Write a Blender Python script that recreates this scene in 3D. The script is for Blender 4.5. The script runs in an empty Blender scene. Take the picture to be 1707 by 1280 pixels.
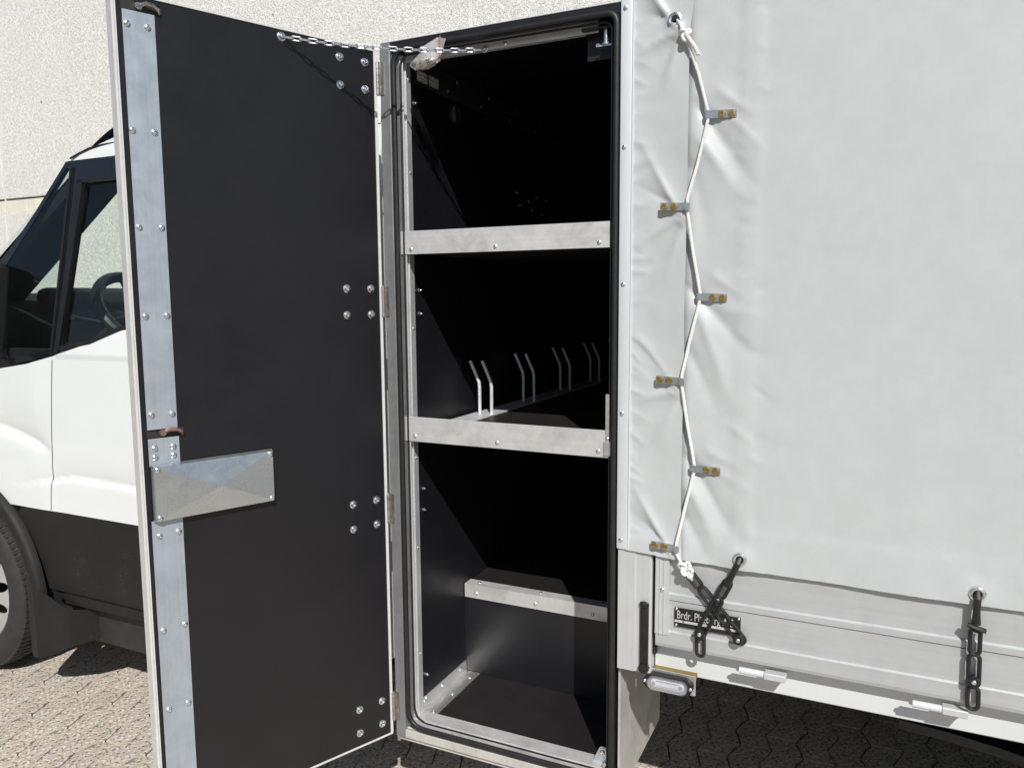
import bpy, bmesh, math, random
from math import sin, cos, pi, radians, sqrt, exp, hypot, atan2
from mathutils import Vector, Matrix, noise
from mathutils.geometry import delaunay_2d_cdt

random.seed(7)
SC = bpy.context.scene
COL = SC.collection
V = Vector

# ------------------------------------------------------------------ camera
def cam_axes(head, pitch, roll):
    h, p, r = radians(head), radians(pitch), radians(roll)
    fwd = V((-sin(h) * cos(p), cos(h) * cos(p), -sin(p)))
    right = V((cos(h), sin(h), 0)); up = right.cross(fwd)
    return right * cos(r) + up * sin(r), up * cos(r) - right * sin(r), fwd
cd = bpy.data.cameras.new('camera'); cam = bpy.data.objects.new('camera', cd); COL.objects.link(cam)
ax, ay, af = cam_axes(25.295, 6.444, -0.398)
M = Matrix((ax, ay, -af)).transposed().to_4x4(); M.translation = V((0, -1.9, 1.6))
cam.matrix_world = M
cd.sensor_fit = 'HORIZONTAL'; cd.sensor_width = 36.0; cd.lens = 1281.9 / 1707 * 36
cd.clip_start = 0.05; cd.clip_end = 500
SC.camera = cam

# ------------------------------------------------------------------ light
SUN = V((0.65, -1.0, 1.08)).normalized()            # towards the sun
world = bpy.data.worlds.new('World'); SC.world = world; world.use_nodes = True
wn = world.node_tree; bg = wn.nodes['Background']
sky = wn.nodes.new('ShaderNodeTexSky'); sky.sky_type = 'NISHITA'; sky.sun_disc = False
sky.sun_elevation = math.asin(SUN.z); sky.sun_rotation = atan2(SUN.x, SUN.y)
sky.air_density = 1.0; sky.dust_density = 0.8; sky.ozone_density = 1.0
wn.links.new(sky.outputs[0], bg.inputs[0]); bg.inputs[1].default_value = 0.06
sd = bpy.data.lights.new('sun', 'SUN'); sun = bpy.data.objects.new('sun', sd); COL.objects.link(sun)
sd.energy = 4.6; sd.angle = radians(0.53); sd.color = (1.0, 0.975, 0.94)
sun.rotation_euler = (-SUN).to_track_quat('-Z', 'Y').to_euler(); sun.location = (4, -6, 7)
vs = SC.view_settings; vs.view_transform = 'Standard'; vs.look = 'None'; vs.exposure = 0.0; vs.gamma = 1.0
SC.cycles.max_bounces = 8; SC.cycles.blur_glossy = .4; SC.cycles.transparent_max_bounces = 12

# ------------------------------------------------------------------ materials
class NT:
    def __init__(s, m):
        s.t = m.node_tree; s.b = s.t.nodes['Principled BSDF']
        s.co = s.t.nodes.new('ShaderNodeTexCoord').outputs['Object']
    def n(s, typ, **kw):
        n = s.t.nodes.new(typ)
        for k, v in kw.items():
            if k[0] == 'i': n.inputs[int(k[1:])].default_value = v
            else: setattr(n, k, v)
        return n
    def l(s, a, b): s.t.links.new(a, b)
    def vec(s, scale):
        m = s.n('ShaderNodeMapping'); s.l(s.co, m.inputs[0]); m.inputs['Scale'].default_value = scale; return m.outputs[0]
    def noise(s, scale, detail=4, rough=.6, vec=None, dist=0):
        n = s.n('ShaderNodeTexNoise'); n.inputs['Scale'].default_value = scale; n.inputs['Detail'].default_value = detail
        n.inputs['Roughness'].default_value = rough; n.inputs['Distortion'].default_value = dist
        s.l(vec or s.co, n.inputs['Vector']); return n.outputs['Fac']
    def voro(s, scale, feature='F1', out='Distance', vec=None, rnd=1):
        n = s.n('ShaderNodeTexVoronoi', feature=feature); n.inputs['Scale'].default_value = scale
        n.inputs['Randomness'].default_value = rnd
        s.l(vec or s.co, n.inputs['Vector']); return n.outputs[out]
    def ramp(s, fac, stops, interp='LINEAR'):
        r = s.n('ShaderNodeValToRGB'); r.color_ramp.interpolation = interp; e = r.color_ramp.elements
        while len(e) < len(stops): e.new(0.5)
        for k, (p, c) in zip(e, stops): k.position = p; k.color = (*c, 1) if len(c) == 3 else c
        s.l(fac, r.inputs[0]); return r.outputs[0]
    def mix(s, fac, a, b, mode='MIX'):
        m = s.n('ShaderNodeMix', data_type='RGBA', blend_type=mode)
        for sock, v in ((m.inputs[0], fac), (m.inputs[6], a), (m.inputs[7], b)):
            if isinstance(v, (int, float)): sock.default_value = v
            elif isinstance(v, tuple): sock.default_value = (*v, 1)
            else: s.l(v, sock)
        return m.outputs[2]
    def math(s, op, a, b=0.0):
        m = s.n('ShaderNodeMath', operation=op)
        for i, v in enumerate((a, b)):
            if isinstance(v, (int, float)): m.inputs[i].default_value = v
            else: s.l(v, m.inputs[i])
        return m.outputs[0]
    def bump(s, h, strength=.3, dist=.002, prev=None):
        b = s.n('ShaderNodeBump'); b.inputs['Strength'].default_value = strength; b.inputs['Distance'].default_value = dist
        s.l(h, b.inputs['Height'])
        if prev is not None: s.l(prev, b.inputs['Normal'])
        s.l(b.outputs[0], s.b.inputs['Normal']); return b.outputs[0]
    def col(s, c): s.l(c, s.b.inputs['Base Color'])
    def rough(s, c): s.l(c, s.b.inputs['Roughness'])

def mat(name, c=(.5, .5, .5), r=.5, metal=0.0, spec=.5, coat=0.0):
    m = bpy.data.materials.new(name); m.use_nodes = True
    t = NT(m); b = t.b
    b.inputs['Base Color'].default_value = (*c, 1); b.inputs['Roughness'].default_value = r
    b.inputs['Metallic'].default_value = metal; b.inputs['Specular IOR Level'].default_value = spec
    b.inputs['Coat Weight'].default_value = coat; b.inputs['Coat Roughness'].default_value = .05
    return m, t

MT = {}
def simple(key, c, r=.5, metal=0., spec=.5, coat=0., var=.12, vs=14, bump=0., bs=200, bd=.0006, rv=.08):
    m, t = mat(key, c, r, metal, spec, coat)
    f = t.noise(vs, 5, .65)
    lo = tuple(x * (1 - var) for x in c); hi = tuple(min(1, x * (1 + var)) for x in c)
    t.col(t.ramp(f, [(.3, lo), (.7, hi)]))
    if rv:
        g = t.noise(vs * 2.3, 6, .7)
        t.rough(t.ramp(g, [(.3, (max(.03, r - rv),) * 3), (.7, (min(1, r + rv),) * 3)]))
    if bump: t.bump(t.noise(bs, 3, .6), bump, bd)
    MT[key] = m; return m, t

# black phenolic plywood: smooth film, scattered dust specks and faint smears
def ply(key, specks=.5, r=.42, tint=(1, 1, 1)):
    m, t = mat(key, (.01, .0095, .011), r, spec=.5)
    base = t.ramp(t.noise(5, 6, .7), [(.3, tuple(a * b for a, b in zip((.0078, .0078, .0100), tint))), (.75, tuple(a * b for a, b in zip((.0115, .0110, .0135), tint)))])
    d = t.voro(60, vec=t.vec((1, 1, 1)))
    sp = t.ramp(d, [(.035, (1, 1, 1)), (.06, (0, 0, 0))])
    gate = t.ramp(t.noise(7, 3), [(.5, (0, 0, 0)), (.68, (specks,) * 3)])
    base = t.mix(t.mix(1.0, sp, gate, 'MULTIPLY'), base, (.14, .12, .10))
    t.col(base)
    t.rough(t.ramp(t.noise(9, 7, .75), [(.3, (r - .07,) * 3), (.75, (r + .09,) * 3)]))
    t.bump(t.noise(420, 2), .12, .0004)
    MT[key] = m
ply('ply', .6, .4); ply('ply_floor', 1.0, .5, (1.7, 1.35, 1.15))

# mill-finish and galvanised metals: fine lines along one axis, stains
def metal(key, c, r, axis, stain=.25, metallic=1.0, lines=.25, bump=.12):
    m, t = mat(key, c, r, metallic)
    sc = [180, 180, 180]; sc['xyz'.index(axis)] = 2
    ln = t.noise(1.0, 3, .6, vec=t.vec(tuple(sc)))
    st = t.noise(9, 6, .7, dist=.6)
    a = t.ramp(st, [(.36, tuple(x * (1 - stain) for x in c)), (.6, c)])
    t.col(t.mix(lines, a, t.ramp(ln, [(.3, tuple(x * .72 for x in c)), (.7, c)])))
    t.rough(t.ramp(t.noise(26, 6, .7), [(.3, (r - .08,) * 3), (.7, (r + .12,) * 3)]))
    if bump: t.bump(ln, bump, .0004)
    MT[key] = m
metal('alu_x', (.76, .75, .735), .46, 'x', .3, .45)
metal('alu_y', (.82, .815, .80), .40, 'y', .15, .5)
metal('alu_bright', (.90, .895, .88), .30, 'y', .08, .9, .1, 0)
metal('alu_z', (.74, .75, .76), .40, 'z', .12, .55)
metal('galv_z', (.52, .585, .65), .44, 'z', .2, .55, .35)
metal('jamb', (.33, .335, .34), .42, 'z', .2, .6)
metal('galv_sheet', (.60, .64, .665), .28, 'x', .06, .85, .1)
metal('board', (.55, .57, .575), .46, 'x', .08, .35, .3)
metal('post', (.60, .615, .615), .48, 'z', .06, .3, .2)
metal('side_plate', (.66, .645, .61), .5, 'z', .25, .35, .3)
simple('zinc', (.74, .77, .8), .28, .95, var=.2, vs=80, rv=.1)
simple('zinc_rod', (.66, .68, .68), .5, .4, var=.15, vs=60)
simple('steel', (.55, .52, .48), .34, 1.0, var=.25, vs=60)
simple('brass', (.44, .33, .13), .4, .9, var=.4, vs=160)
simple('white_paint', (.74, .77, .76), .32, coat=.6, var=.02, vs=3, rv=.03)
simple('rail_paint', (.62, .64, .635), .4, var=.05, vs=5, rv=.05)
simple('white_profile', (.66, .69, .71), .34, .15, var=.03, vs=8, rv=.05)
simple('door_trim', (.66, .655, .64), .42, .1, var=.06, vs=30)
simple('seal', (.012, .012, .013), .5, var=.3, vs=40, bump=.2, bs=300)
simple('rubber', (.013, .013, .013), .42, var=.3, vs=60, bump=.15, bs=500)
simple('cladding', (.014, .0138, .0135), .6, spec=.3, var=.1, vs=6, bump=.25, bs=900, bd=.0005)
simple('black_gloss', (.008, .009, .012), .08, coat=1.0, var=.1, rv=.02)
simple('black_trim', (.012, .012, .013), .4, var=.2)
simple('interior', (.02, .02, .021), .6, var=.25)
simple('tyre', (.026, .0255, .025), .72, var=.25, vs=18, bump=.3, bs=220, bd=.0008)
simple('rim', (.62, .63, .64), .35, .7, var=.06)
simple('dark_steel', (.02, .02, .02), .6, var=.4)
simple('plate_black', (.012, .012, .013), .4, var=.2)
simple('letter', (.62, .62, .6), .4, .3, var=.06)
simple('keeper', (.68, .67, .65), .42, .8, var=.15, vs=40)
simple('brown_steel', (.30, .20, .16), .45, .6, var=.4, vs=60)
simple('strip_dark', (.055, .056, .062), .45, .3, var=.2)
simple('gold_reflection', (.30, .21, .05), .4, .5, var=.2)  # yellow-brown reflection on the lamp bracket, painted as base colour
simple('red_strip', (.35, .10, .08), .5)
simple('paper_tag', (.45, .36, .26), .6, var=.3, vs=70)

# splashed mud dots on the cab's lower plastic
m, t = mat('cladding_dirty', (.03, .029, .028), .6, spec=.3)
dots = t.ramp(t.voro(95), [(.10, (1, 1, 1)), (.16, (0, 0, 0))])
gate = t.ramp(t.noise(5.5, 3, .6), [(.56, (0, 0, 0)), (.72, (.75,) * 3)])
t.col(t.mix(t.mix(1., dots, gate, 'MULTIPLY'), t.ramp(t.noise(6, 5), [(.3, (.011, .0108, .0107)), (.7, (.016, .0155, .015))]), (.33, .29, .25)))
t.bump(t.noise(900, 3), .25, .0005); MT['cladding_dirty'] = m

# coated tarpaulin: faint weave, soft smudges
m, t = mat('tarp', (.58, .6, .6), .42)
a = t.ramp(t.noise(1.6, 5, .6), [(.3, (.50, .528, .528)), (.7, (.526, .553, .551))])
sm = t.ramp(t.noise(11, 6, .75), [(.42, (.95,) * 3), (.62, (1, 1, 1))])
t.col(t.mix(1., a, sm, 'MULTIPLY'))
t.rough(t.ramp(t.noise(6, 5), [(.3, (.36,) * 3), (.7, (.5,) * 3)]))
bp = t.bump(t.noise(28, 3, .5), .05, .003)
wv = t.n('ShaderNodeTexWave', bands_direction='X'); wv.inputs['Scale'].default_value = 240; t.l(t.co, wv.inputs[0])
wz = t.n('ShaderNodeTexWave', bands_direction='Z'); wz.inputs['Scale'].default_value = 240; t.l(t.co, wz.inputs[0])
t.bump(t.math('ADD', wv.outputs['Fac'], wz.outputs['Fac']), .05, .0005, bp)
MT['tarp'] = m
simple('rope', (.78, .77, .74), .7, var=.08, vs=120, bump=.3, bs=900)

# exposed-aggregate concrete paving stones
m, t = mat('paver', (.42, .36, .29), .85)
oi = t.n('ShaderNodeObjectInfo').outputs['Random']
vc = t.n('ShaderNodeTexVoronoi'); vc.inputs['Scale'].default_value = 125; t.l(t.co, vc.inputs[0])
sep = t.n('ShaderNodeSeparateColor'); t.l(vc.outputs['Color'], sep.inputs[0])
gr = t.ramp(sep.outputs[0], [(0, (.12, .105, .10)), (.12, (.50, .42, .33)), (.4, (.64, .56, .45)), (.62, (.58, .38, .25)),
                             (.72, (.72, .65, .55)), (.88, (.88, .84, .78))], 'CONSTANT')
fine = t.ramp(t.noise(260, 4, .7), [(.3, (.46, .39, .30)), (.7, (.86, .77, .66))])
c = t.mix(.74, fine, gr)
c = t.mix(.5, c, t.ramp(t.noise(3.2, 5, .6), [(.3, (.72, .68, .60)), (.7, (1, .98, .94))]), 'MULTIPLY')
hs = t.n('ShaderNodeHueSaturation'); hs.inputs['Saturation'].default_value = .78; hs.inputs['Value'].default_value = .97; t.l(c, hs.inputs['Color']); c = hs.outputs[0]
c = t.mix(.35, c, t.ramp(oi, [(0, (.72, .70, .68)), (1, (1, .98, .95))]), 'MULTIPLY')
t.col(c); bp = t.bump(vc.outputs['Distance'], .5, .003); t.bump(t.noise(420, 3), .35, .0015, bp)
MT['paver'] = m
simple('joint_sand', (.07, .06, .052), .95, var=.35, vs=60, bump=.5, bs=300, bd=.002)

# rough-cast concrete wall
m, t = mat('roughcast', (.56, .52, .45), .9)
dn = t.n('ShaderNodeTexNoise'); dn.inputs['Scale'].default_value = 14; dn.inputs['Detail'].default_value = 3; t.l(t.co, dn.inputs[0])
wv = t.mix(.035, t.co, dn.outputs['Color'], 'ADD')
h1 = t.noise(72, 5, .62, vec=wv, dist=1.2)
h2 = t.noise(95, 3, .6, vec=wv)
hh = t.math('ADD', t.ramp(h1, [(.36, (0, 0, 0)), (.52, (1, 1, 1))]), t.math('MULTIPLY', h2, .5))
cc = t.ramp(t.noise(1.1, 6, .65), [(.3, (.85, .83, .785)), (.7, (.90, .885, .85))])
pit = t.ramp(t.voro(2.3), [(.022, (.12, .11, .1)), (.045, (1, 1, 1))])
cc = t.mix(1., cc, pit, 'MULTIPLY')
cc = t.mix(1., cc, t.ramp(h1, [(.33, (.34, .33, .31)), (.385, (1, 1, 1))]), 'MULTIPLY')
t.col(cc); t.bump(hh, .7, .011); MT['roughcast'] = m
m, t = mat('smooth_band', (.56, .52, .42), .8)
st = t.noise(1., 5, .7, vec=t.vec((9, 9, .7)))
t.col(t.ramp(st, [(.3, (.58, .55, .45)), (.55, (.74, .71, .61)), (.8, (.8, .78, .70))])); t.bump(t.noise(120, 4), .2, .002)
MT['smooth_band'] = m
simple('joint_putty', (.72, .70, .65), .8, var=.15, vs=8)

def thin(key, tint, refl_r=.02, ior=1.5, haze=0.0, haze_c=(.8, .8, .8)):
    m = bpy.data.materials.new(key); m.use_nodes = True; t = m.node_tree; t.nodes.clear()
    out = t.nodes.new('ShaderNodeOutputMaterial'); mx = t.nodes.new('ShaderNodeMixShader')
    tr = t.nodes.new('ShaderNodeBsdfTransparent'); tr.inputs[0].default_value = (*tint, 1)
    gl = t.nodes.new('ShaderNodeBsdfGlossy'); gl.inputs['Roughness'].default_value = refl_r
    lw = t.nodes.new('ShaderNodeLayerWeight'); lw.inputs[0].default_value = .5
    pw = t.nodes.new('ShaderNodeMath'); pw.operation = 'POWER'; pw.inputs[1].default_value = 4.5
    ml = t.nodes.new('ShaderNodeMath'); ml.operation = 'MULTIPLY_ADD'; f0 = 2 * ((ior - 1) / (ior + 1)) ** 2
    ml.inputs[1].default_value = 1 - f0; ml.inputs[2].default_value = f0
    t.links.new(lw.outputs['Facing'], pw.inputs[0]); t.links.new(pw.outputs[0], ml.inputs[0]); t.links.new(ml.outputs[0], mx.inputs[0])
    src = tr.outputs[0]
    if haze:
        m2 = t.nodes.new('ShaderNodeMixShader'); m2.inputs[0].default_value = haze
        df = t.nodes.new('ShaderNodeBsdfDiffuse'); df.inputs[0].default_value = (*haze_c, 1)
        t.links.new(src, m2.inputs[1]); t.links.new(df.outputs[0], m2.inputs[2]); src = m2.outputs[0]
    t.links.new(src, mx.inputs[1]); t.links.new(gl.outputs[0], mx.inputs[2]); t.links.new(mx.outputs[0], out.inputs[0])
    MT[key] = m
thin('glass', (.93, .985, .945)); thin('glass_dark', (.72, .82, .78)); thin('bag', (.88, .88, .88), .12, 1.45, .30, (.9, .89, .87))
thin('lens', (.97, .975, .985), .05, 1.5, .10, (.9, .92, .94))
simple('lamp_white', (.9, .91, .93), .25, .1, var=.04)
simple('lamp_grey', (.25, .26, .28), .35, .3)

# printed stickers (illegible small print rows)
m, t = mat('sticker', (.8, .8, .78), .5)
rows = t.ramp(t.noise(1., 0, .5, vec=t.vec((1, 2, 330))), [(.48, (.06, .06, .06)), (.52, (.8, .8, .78))], 'CONSTANT')
brk = t.ramp(t.noise(1., 2, .5, vec=t.vec((1, 260, 120))), [(.42, (1, 1, 1)), (.5, (0, 0, 0))], 'CONSTANT')
t.col(t.mix(brk, rows, (.8, .8, .78))); MT['sticker'] = m
m, t = mat('print_row', (.6, .6, .58), .5)
pr = t.ramp(t.noise(1., 2, .6, vec=t.vec((520, 1, 60))), [(.45, (.55, .55, .53)), (.62, (.1, .1, .1))], 'CONSTANT')
t.col(pr); MT['print_row'] = m

# ------------------------------------------------------------------ mesh helpers
class MB:
    def __init__(s): s.v = []; s.f = []
    def add(s, vs, fs):
        o = len(s.v); s.v += [V(p) for p in vs]; s.f += [[i + o for i in f] for f in fs]; return s
    def xf(s, fn): s.v = [V(fn(p)) for p in s.v]; return s
    def merge(s, o): return s.add(o.v, o.f)
    def bm(s, bm):
        bm.verts.index_update(); return s.add([v.co.copy() for v in bm.verts], [[v.index for v in f.verts] for f in bm.faces])
    def box(s, x0, x1, y0, y1, z0, z1, ch=0.0, seg=1):
        bm = bmesh.new(); bmesh.ops.create_cube(bm, size=1)
        for v in bm.verts: v.co = V(((x0 + x1) / 2 + v.co.x * (x1 - x0), (y0 + y1) / 2 + v.co.y * (y1 - y0), (z0 + z1) / 2 + v.co.z * (z1 - z0)))
        if ch: bmesh.ops.bevel(bm, geom=bm.edges[:], offset=ch, segments=seg, profile=.5, affect='EDGES')
        s.bm(bm); bm.free(); return s
    def cyl(s, p0, p1, r0, r1=None, n=12, caps=True):
        r1 = r0 if r1 is None else r1; p0, p1 = V(p0), V(p1); d = (p1 - p0).normalized()
        a = d.orthogonal().normalized(); b = d.cross(a); vs = []
        for p, r in ((p0, r0), (p1, r1)):
            vs += [p + (a * cos(2 * pi * i / n) + b * sin(2 * pi * i / n)) * r for i in range(n)]
        fs = [[i, (i + 1) % n, n + (i + 1) % n, n + i] for i in range(n)]
        if caps: fs += [list(range(n))[::-1], list(range(n, 2 * n))]
        return s.add(vs, fs)
    def tube(s, pts, r, n=8, closed=False, sx=1.0, up=None):
        pts = [V(p) for p in pts]; m = len(pts); vs = []; prev = None
        for i, p in enumerate(pts):
            if closed: d = pts[(i + 1) % m] - pts[i - 1]
            else: d = pts[min(i + 1, m - 1)] - pts[max(i - 1, 0)]
            d.normalize()
            if up is not None: a = (V(up) - d * V(up).dot(d)).normalized()
            elif prev is None: a = d.orthogonal().normalized()
            else: a = (prev - d * prev.dot(d)).normalized()
            prev = a; b = d.cross(a); rr = r[i] if isinstance(r, (list, tuple)) else r
            vs += [p + a * cos(2 * pi * k / n) * rr + b * sin(2 * pi * k / n) * rr * sx for k in range(n)]
        fs = []
        for i in range(m if closed else m - 1):
            j = (i + 1) % m
            fs += [[i * n + k, i * n + (k + 1) % n, j * n + (k + 1) % n, j * n + k] for k in range(n)]
        if not closed: fs += [list(range(n))[::-1], [(m - 1) * n + k for k in range(n)]]
        return s.add(vs, fs)
    def lathe(s, prof, o, d, n=24, closed=False):
        o = V(o); d = V(d).normalized(); a = d.orthogonal().normalized(); b = d.cross(a); m = len(prof)
        vs = [o + d * h + (a * cos(2 * pi * i / n) + b * sin(2 * pi * i / n)) * r for i in range(n) for r, h in prof]
        fs = []
        for i in range(n):
            j = (i + 1) % n
            for k in range(m if closed else m - 1):
                k2 = (k + 1) % m; fs.append([i * m + k, j * m + k, j * m + k2, i * m + k2])
        return s.add(vs, fs)
    def prism(s, poly, fn, h0, h1):
        n = len(poly); vs = [fn(u, w, h0) for u, w in poly] + [fn(u, w, h1) for u, w in poly]
        fs = [[i, (i + 1) % n, n + (i + 1) % n, n + i] for i in range(n)] + [list(range(n))[::-1], list(range(n, 2 * n))]
        return s.add(vs, fs)
    def extrude_x(s, prof, x0, x1):           # open (y,z) profile swept along x
        n = len(prof); vs = [(x0, y, z) for y, z in prof] + [(x1, y, z) for y, z in prof]
        return s.add(vs, [[i, i + 1, n + i + 1, n + i] for i in range(n - 1)])
    def mesh(s, name, m, ang=.6):
        me = bpy.data.meshes.new(name); me.from_pydata([tuple(v) for v in s.v], [], s.f)
        bm = bmesh.new(); bm.from_mesh(me)
        bmesh.ops.remove_doubles(bm, verts=bm.verts[:], dist=1e-6)
        bmesh.ops.recalc_face_normals(bm, faces=bm.faces[:]); bm.to_mesh(me); bm.free()
        me.shade_smooth(); me.set_sharp_from_angle(angle=ang)
        me.materials.append(MT[m] if isinstance(m, str) else m); return me
    def obj(s, name, m, parent=None, ang=.6, label=None, kind=None):
        o = bpy.data.objects.new(name, s.mesh(name, m, ang)); COL.objects.link(o); child(o, parent)
        if label: o['label'] = label
        if kind: o['kind'] = kind
        return o

def child(o, p):
    if p is None: return
    o.parent = p
    if p.type == 'EMPTY': o.matrix_parent_inverse = Matrix.Translation(-V(p['base']))
def empty(name, base, parent=None):
    o = bpy.data.objects.new(name, None); COL.objects.link(o); o.location = base; o['base'] = list(base)
    o.empty_display_size = .1
    if parent: o.parent = parent; o.matrix_parent_inverse = Matrix.Translation(-V(parent['base']))
    return o
def tag(o, label, cat=None, group=None, kind=None):
    o['label'] = label
    if cat: o['category'] = cat
    if group: o['group'] = group
    if kind: o['kind'] = kind
    return o
def inst(name, me, parent, loc, nrm=None, spin=0.0, scale=1.0):
    o = bpy.data.objects.new(name, me); COL.objects.link(o); child(o, parent)
    q = V(nrm).to_track_quat('Z', 'Y').to_matrix().to_4x4() if nrm is not None else Matrix()
    o.matrix_basis = Matrix.Translation(V(loc)) @ q @ Matrix.Rotation(spin, 4, 'Z') @ Matrix.Scale(scale, 4)
    return o

def inside(pt, poly):
    x, y = pt; c = False; n = len(poly)
    for i in range(n):
        x1, y1 = poly[i]; x2, y2 = poly[i - 1]
        if (y1 > y) != (y2 > y) and x < (x2 - x1) * (y - y1) / (y2 - y1) + x1: c = not c
    return c
def resample(loop, step):
    out = []
    for i, a in enumerate(loop):
        b = loop[(i + 1) % len(loop)]; n = max(1, round(hypot(b[0] - a[0], b[1] - a[1]) / step))
        out += [(a[0] + (b[0] - a[0]) * k / n, a[1] + (b[1] - a[1]) * k / n) for k in range(n)]
    return out
def rounded(poly, r, n=5):
    out = []; m = len(poly)
    for i in range(m):
        p = V((*poly[i], 0)); a = (V((*poly[i - 1], 0)) - p); b = (V((*poly[(i + 1) % m], 0)) - p)
        ra = min(r[i] if isinstance(r, list) else r, a.length * .49, b.length * .49)
        if ra <= 0: out.append(tuple(poly[i])); continue
        p0 = p + a.normalized() * ra; p1 = p + b.normalized() * ra
        for k in range(n + 1):
            t = k / n; q = p0 * (1 - t) ** 2 + p * 2 * t * (1 - t) + p1 * t * t; out.append((q.x, q.y))
    return out
def sheet(outline, holes, step, fn, thick=0.0, tdir=(0, 1, 0)):
    loops = [resample(outline, step)] + [resample(h, step) for h in holes]
    pts = []; edges = []
    for lp in loops:
        o = len(pts); pts += lp; edges += [(o + i, o + (i + 1) % len(lp)) for i in range(len(lp))]
    bnd = list(pts); cell = {}
    for p in bnd: cell.setdefault((int(p[0] // step), int(p[1] // step)), []).append(p)
    xs = [p[0] for p in outline]; ys = [p[1] for p in outline]
    nx = int((max(xs) - min(xs)) / step); ny = int((max(ys) - min(ys)) / step)
    for i in range(1, nx + 1):
        for j in range(1, ny + 1):
            q = (min(xs) + i * step, min(ys) + j * step)
            if not inside(q, outline) or any(inside(q, h) for h in holes): continue
            ci, cj = int(q[0] // step), int(q[1] // step)
            if any(hypot(q[0] - p[0], q[1] - p[1]) < step * .45 for a in (-1, 0, 1) for b in (-1, 0, 1) for p in cell.get((ci + a, cj + b), ())): continue
            pts.append(q)
    vs, _, fs, *_ = delaunay_2d_cdt([V(p) for p in pts], edges, [], 0, 1e-7)
    keep = []
    for f in fs:
        c = sum((vs[i] for i in f), V((0, 0))) / len(f)
        if inside(c, outline) and not any(inside(c, h) for h in holes): keep.append(list(f))
    mb = MB(); v3 = [V(fn(p.x, p.y)) for p in vs]
    mb.add(v3, keep)
    if thick:
        cnt = {}
        for f in keep:
            for a, b in zip(f, f[1:] + f[:1]): cnt[(a, b)] = 1
        n = len(v3); td = V(tdir) * thick
        mb.add([v + td for v in v3], [f[::-1] for f in keep])
        for (a, b) in cnt:
            if (b, a) not in cnt: mb.f.append([b, a, a + n, b + n])
    return mb

# shared small hardware (built along +Z, base at origin)
def hw_rivet(r=.006, h=.0035):
    return MB().lathe([(r, 0), (r * .98, h * .35), (r * .75, h * .8), (r * .35, h), (r * .33, h * .6), (.0001, h * .6)], (0, 0, 0), (0, 0, 1), 14)
RIVET = hw_rivet().mesh('rivet', 'zinc'); RIVET_L = hw_rivet(.0075, .0045).mesh('rivet', 'zinc')
BRASS = MB().lathe([(.0092, 0), (.0092, .0012), (.0078, .0030), (.003, .0035), (.0022, .002), (.0001, .002)], (0, 0, 0), (0, 0, 1), 16).mesh('rivet', 'brass')
def hw_bolt():
    mb = MB().lathe([(.0115, 0), (.0115, .0018), (.0108, .0022), (.0075, .0022), (.0072, .0045), (.0055, .0072), (.003, .0082), (.003, .006), (.0001, .006)], (0, 0, 0), (0, 0, 1), 18)
    return mb
BOLT = hw_bolt().mesh('bolt', 'zinc')
def hw_nut():
    mb = MB().lathe([(.009, 0), (.009, .0015), (.0075, .0018)], (0, 0, 0), (0, 0, 1), 14)
    mb.cyl((0, 0, .0015), (0, 0, .008), .0065, .006, 6); mb.cyl((0, 0, .008), (0, 0, .013), .0035, .003, 8); return mb
NUT = hw_nut().mesh('nut', 'zinc')

GZ = -0.10                                               # ground level
# ================================================================== SETTING
ground = MB().add([(-60, -40, GZ - .02), (60, -40, GZ - .02), (60, 40, GZ - .02), (-60, 40, GZ - .02)], [[0, 1, 2, 3]]).obj('paving', 'joint_sand')
tag(ground, 'yard paved with interlocking beige zigzag concrete stones', kind='structure')
PL, PW, PA = .20, .112, .017
def paver_mesh(par, name):
    g = .0028; s = 1 if par else -1
    zig = [(PA * s, 0), (-PA * s, PL / 2), (PA * s, PL)]
    lo = [(x + g, y + (g if i == 0 else -g if i == 2 else 0)) for i, (x, y) in enumerate(zig)]
    hi = [(x + PW - g, y + (g if i == 0 else -g if i == 2 else 0)) for i, (x, y) in enumerate(zig)]
    poly = lo + hi[::-1]; c = V((PW / 2, PL / 2)); n = len(poly); vs = []
    for z, k in ((-.03, 1.0), (-.0012, 1.0), (0, .99)):
        vs += [(c.x + (x - c.x) * k, c.y + (y - c.y) * (1 - (1 - k) * .6), z) for x, y in poly]
    fs = [[L * n + i, L * n + (i + 1) % n, (L + 1) * n + (i + 1) % n, (L + 1) * n + i] for L in (0, 1) for i in range(n)]
    fs += [[2 * n + i for i in (0, 1, 4, 5)], [2 * n + i for i in (1, 2, 3, 4)]]
    return MB().add(vs, fs)
PM = [paver_mesh(p, 'paver') for p in (0, 1)]
PME = [m.mesh('paver', 'paver', .3) for m in PM]
near = [(-3.75, -2.05, -.50, .60), (-.78, .50, .62, 2.55), (-1.75, -.55, .02, .95)]
rest = MB(); rnd = random.Random(3)
for ci in range(-74, 30):
    par = ci % 2
    for rj in range(-18, 24):
        x0 = ci * PW - .08; y0 = rj * PL + .065 + (PL / 2 if par else 0)
        cx, cy = x0 + PW / 2, y0 + PL / 2
        dz = rnd.uniform(-.0022, .0012); tx, ty = rnd.uniform(-.012, .012), rnd.uniform(-.012, .012)
        if any(a <= cx <= b and c <= cy <= d for a, b, c, d in near):
            o = bpy.data.objects.new('paver', PME[par]); COL.objects.link(o); o.parent = ground
            o.location = (x0, y0, GZ + dz); o.rotation_euler = (tx * .5, ty * .5, 0)
        else:
            rest.add([(p.x + x0, p.y + y0, p.z + GZ + dz + (p.x - PW / 2) * ty * .5) for p in PM[par].v], PM[par].f)
rest.obj('paving_stones', 'paver', ground, .3, kind='stuff')

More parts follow.
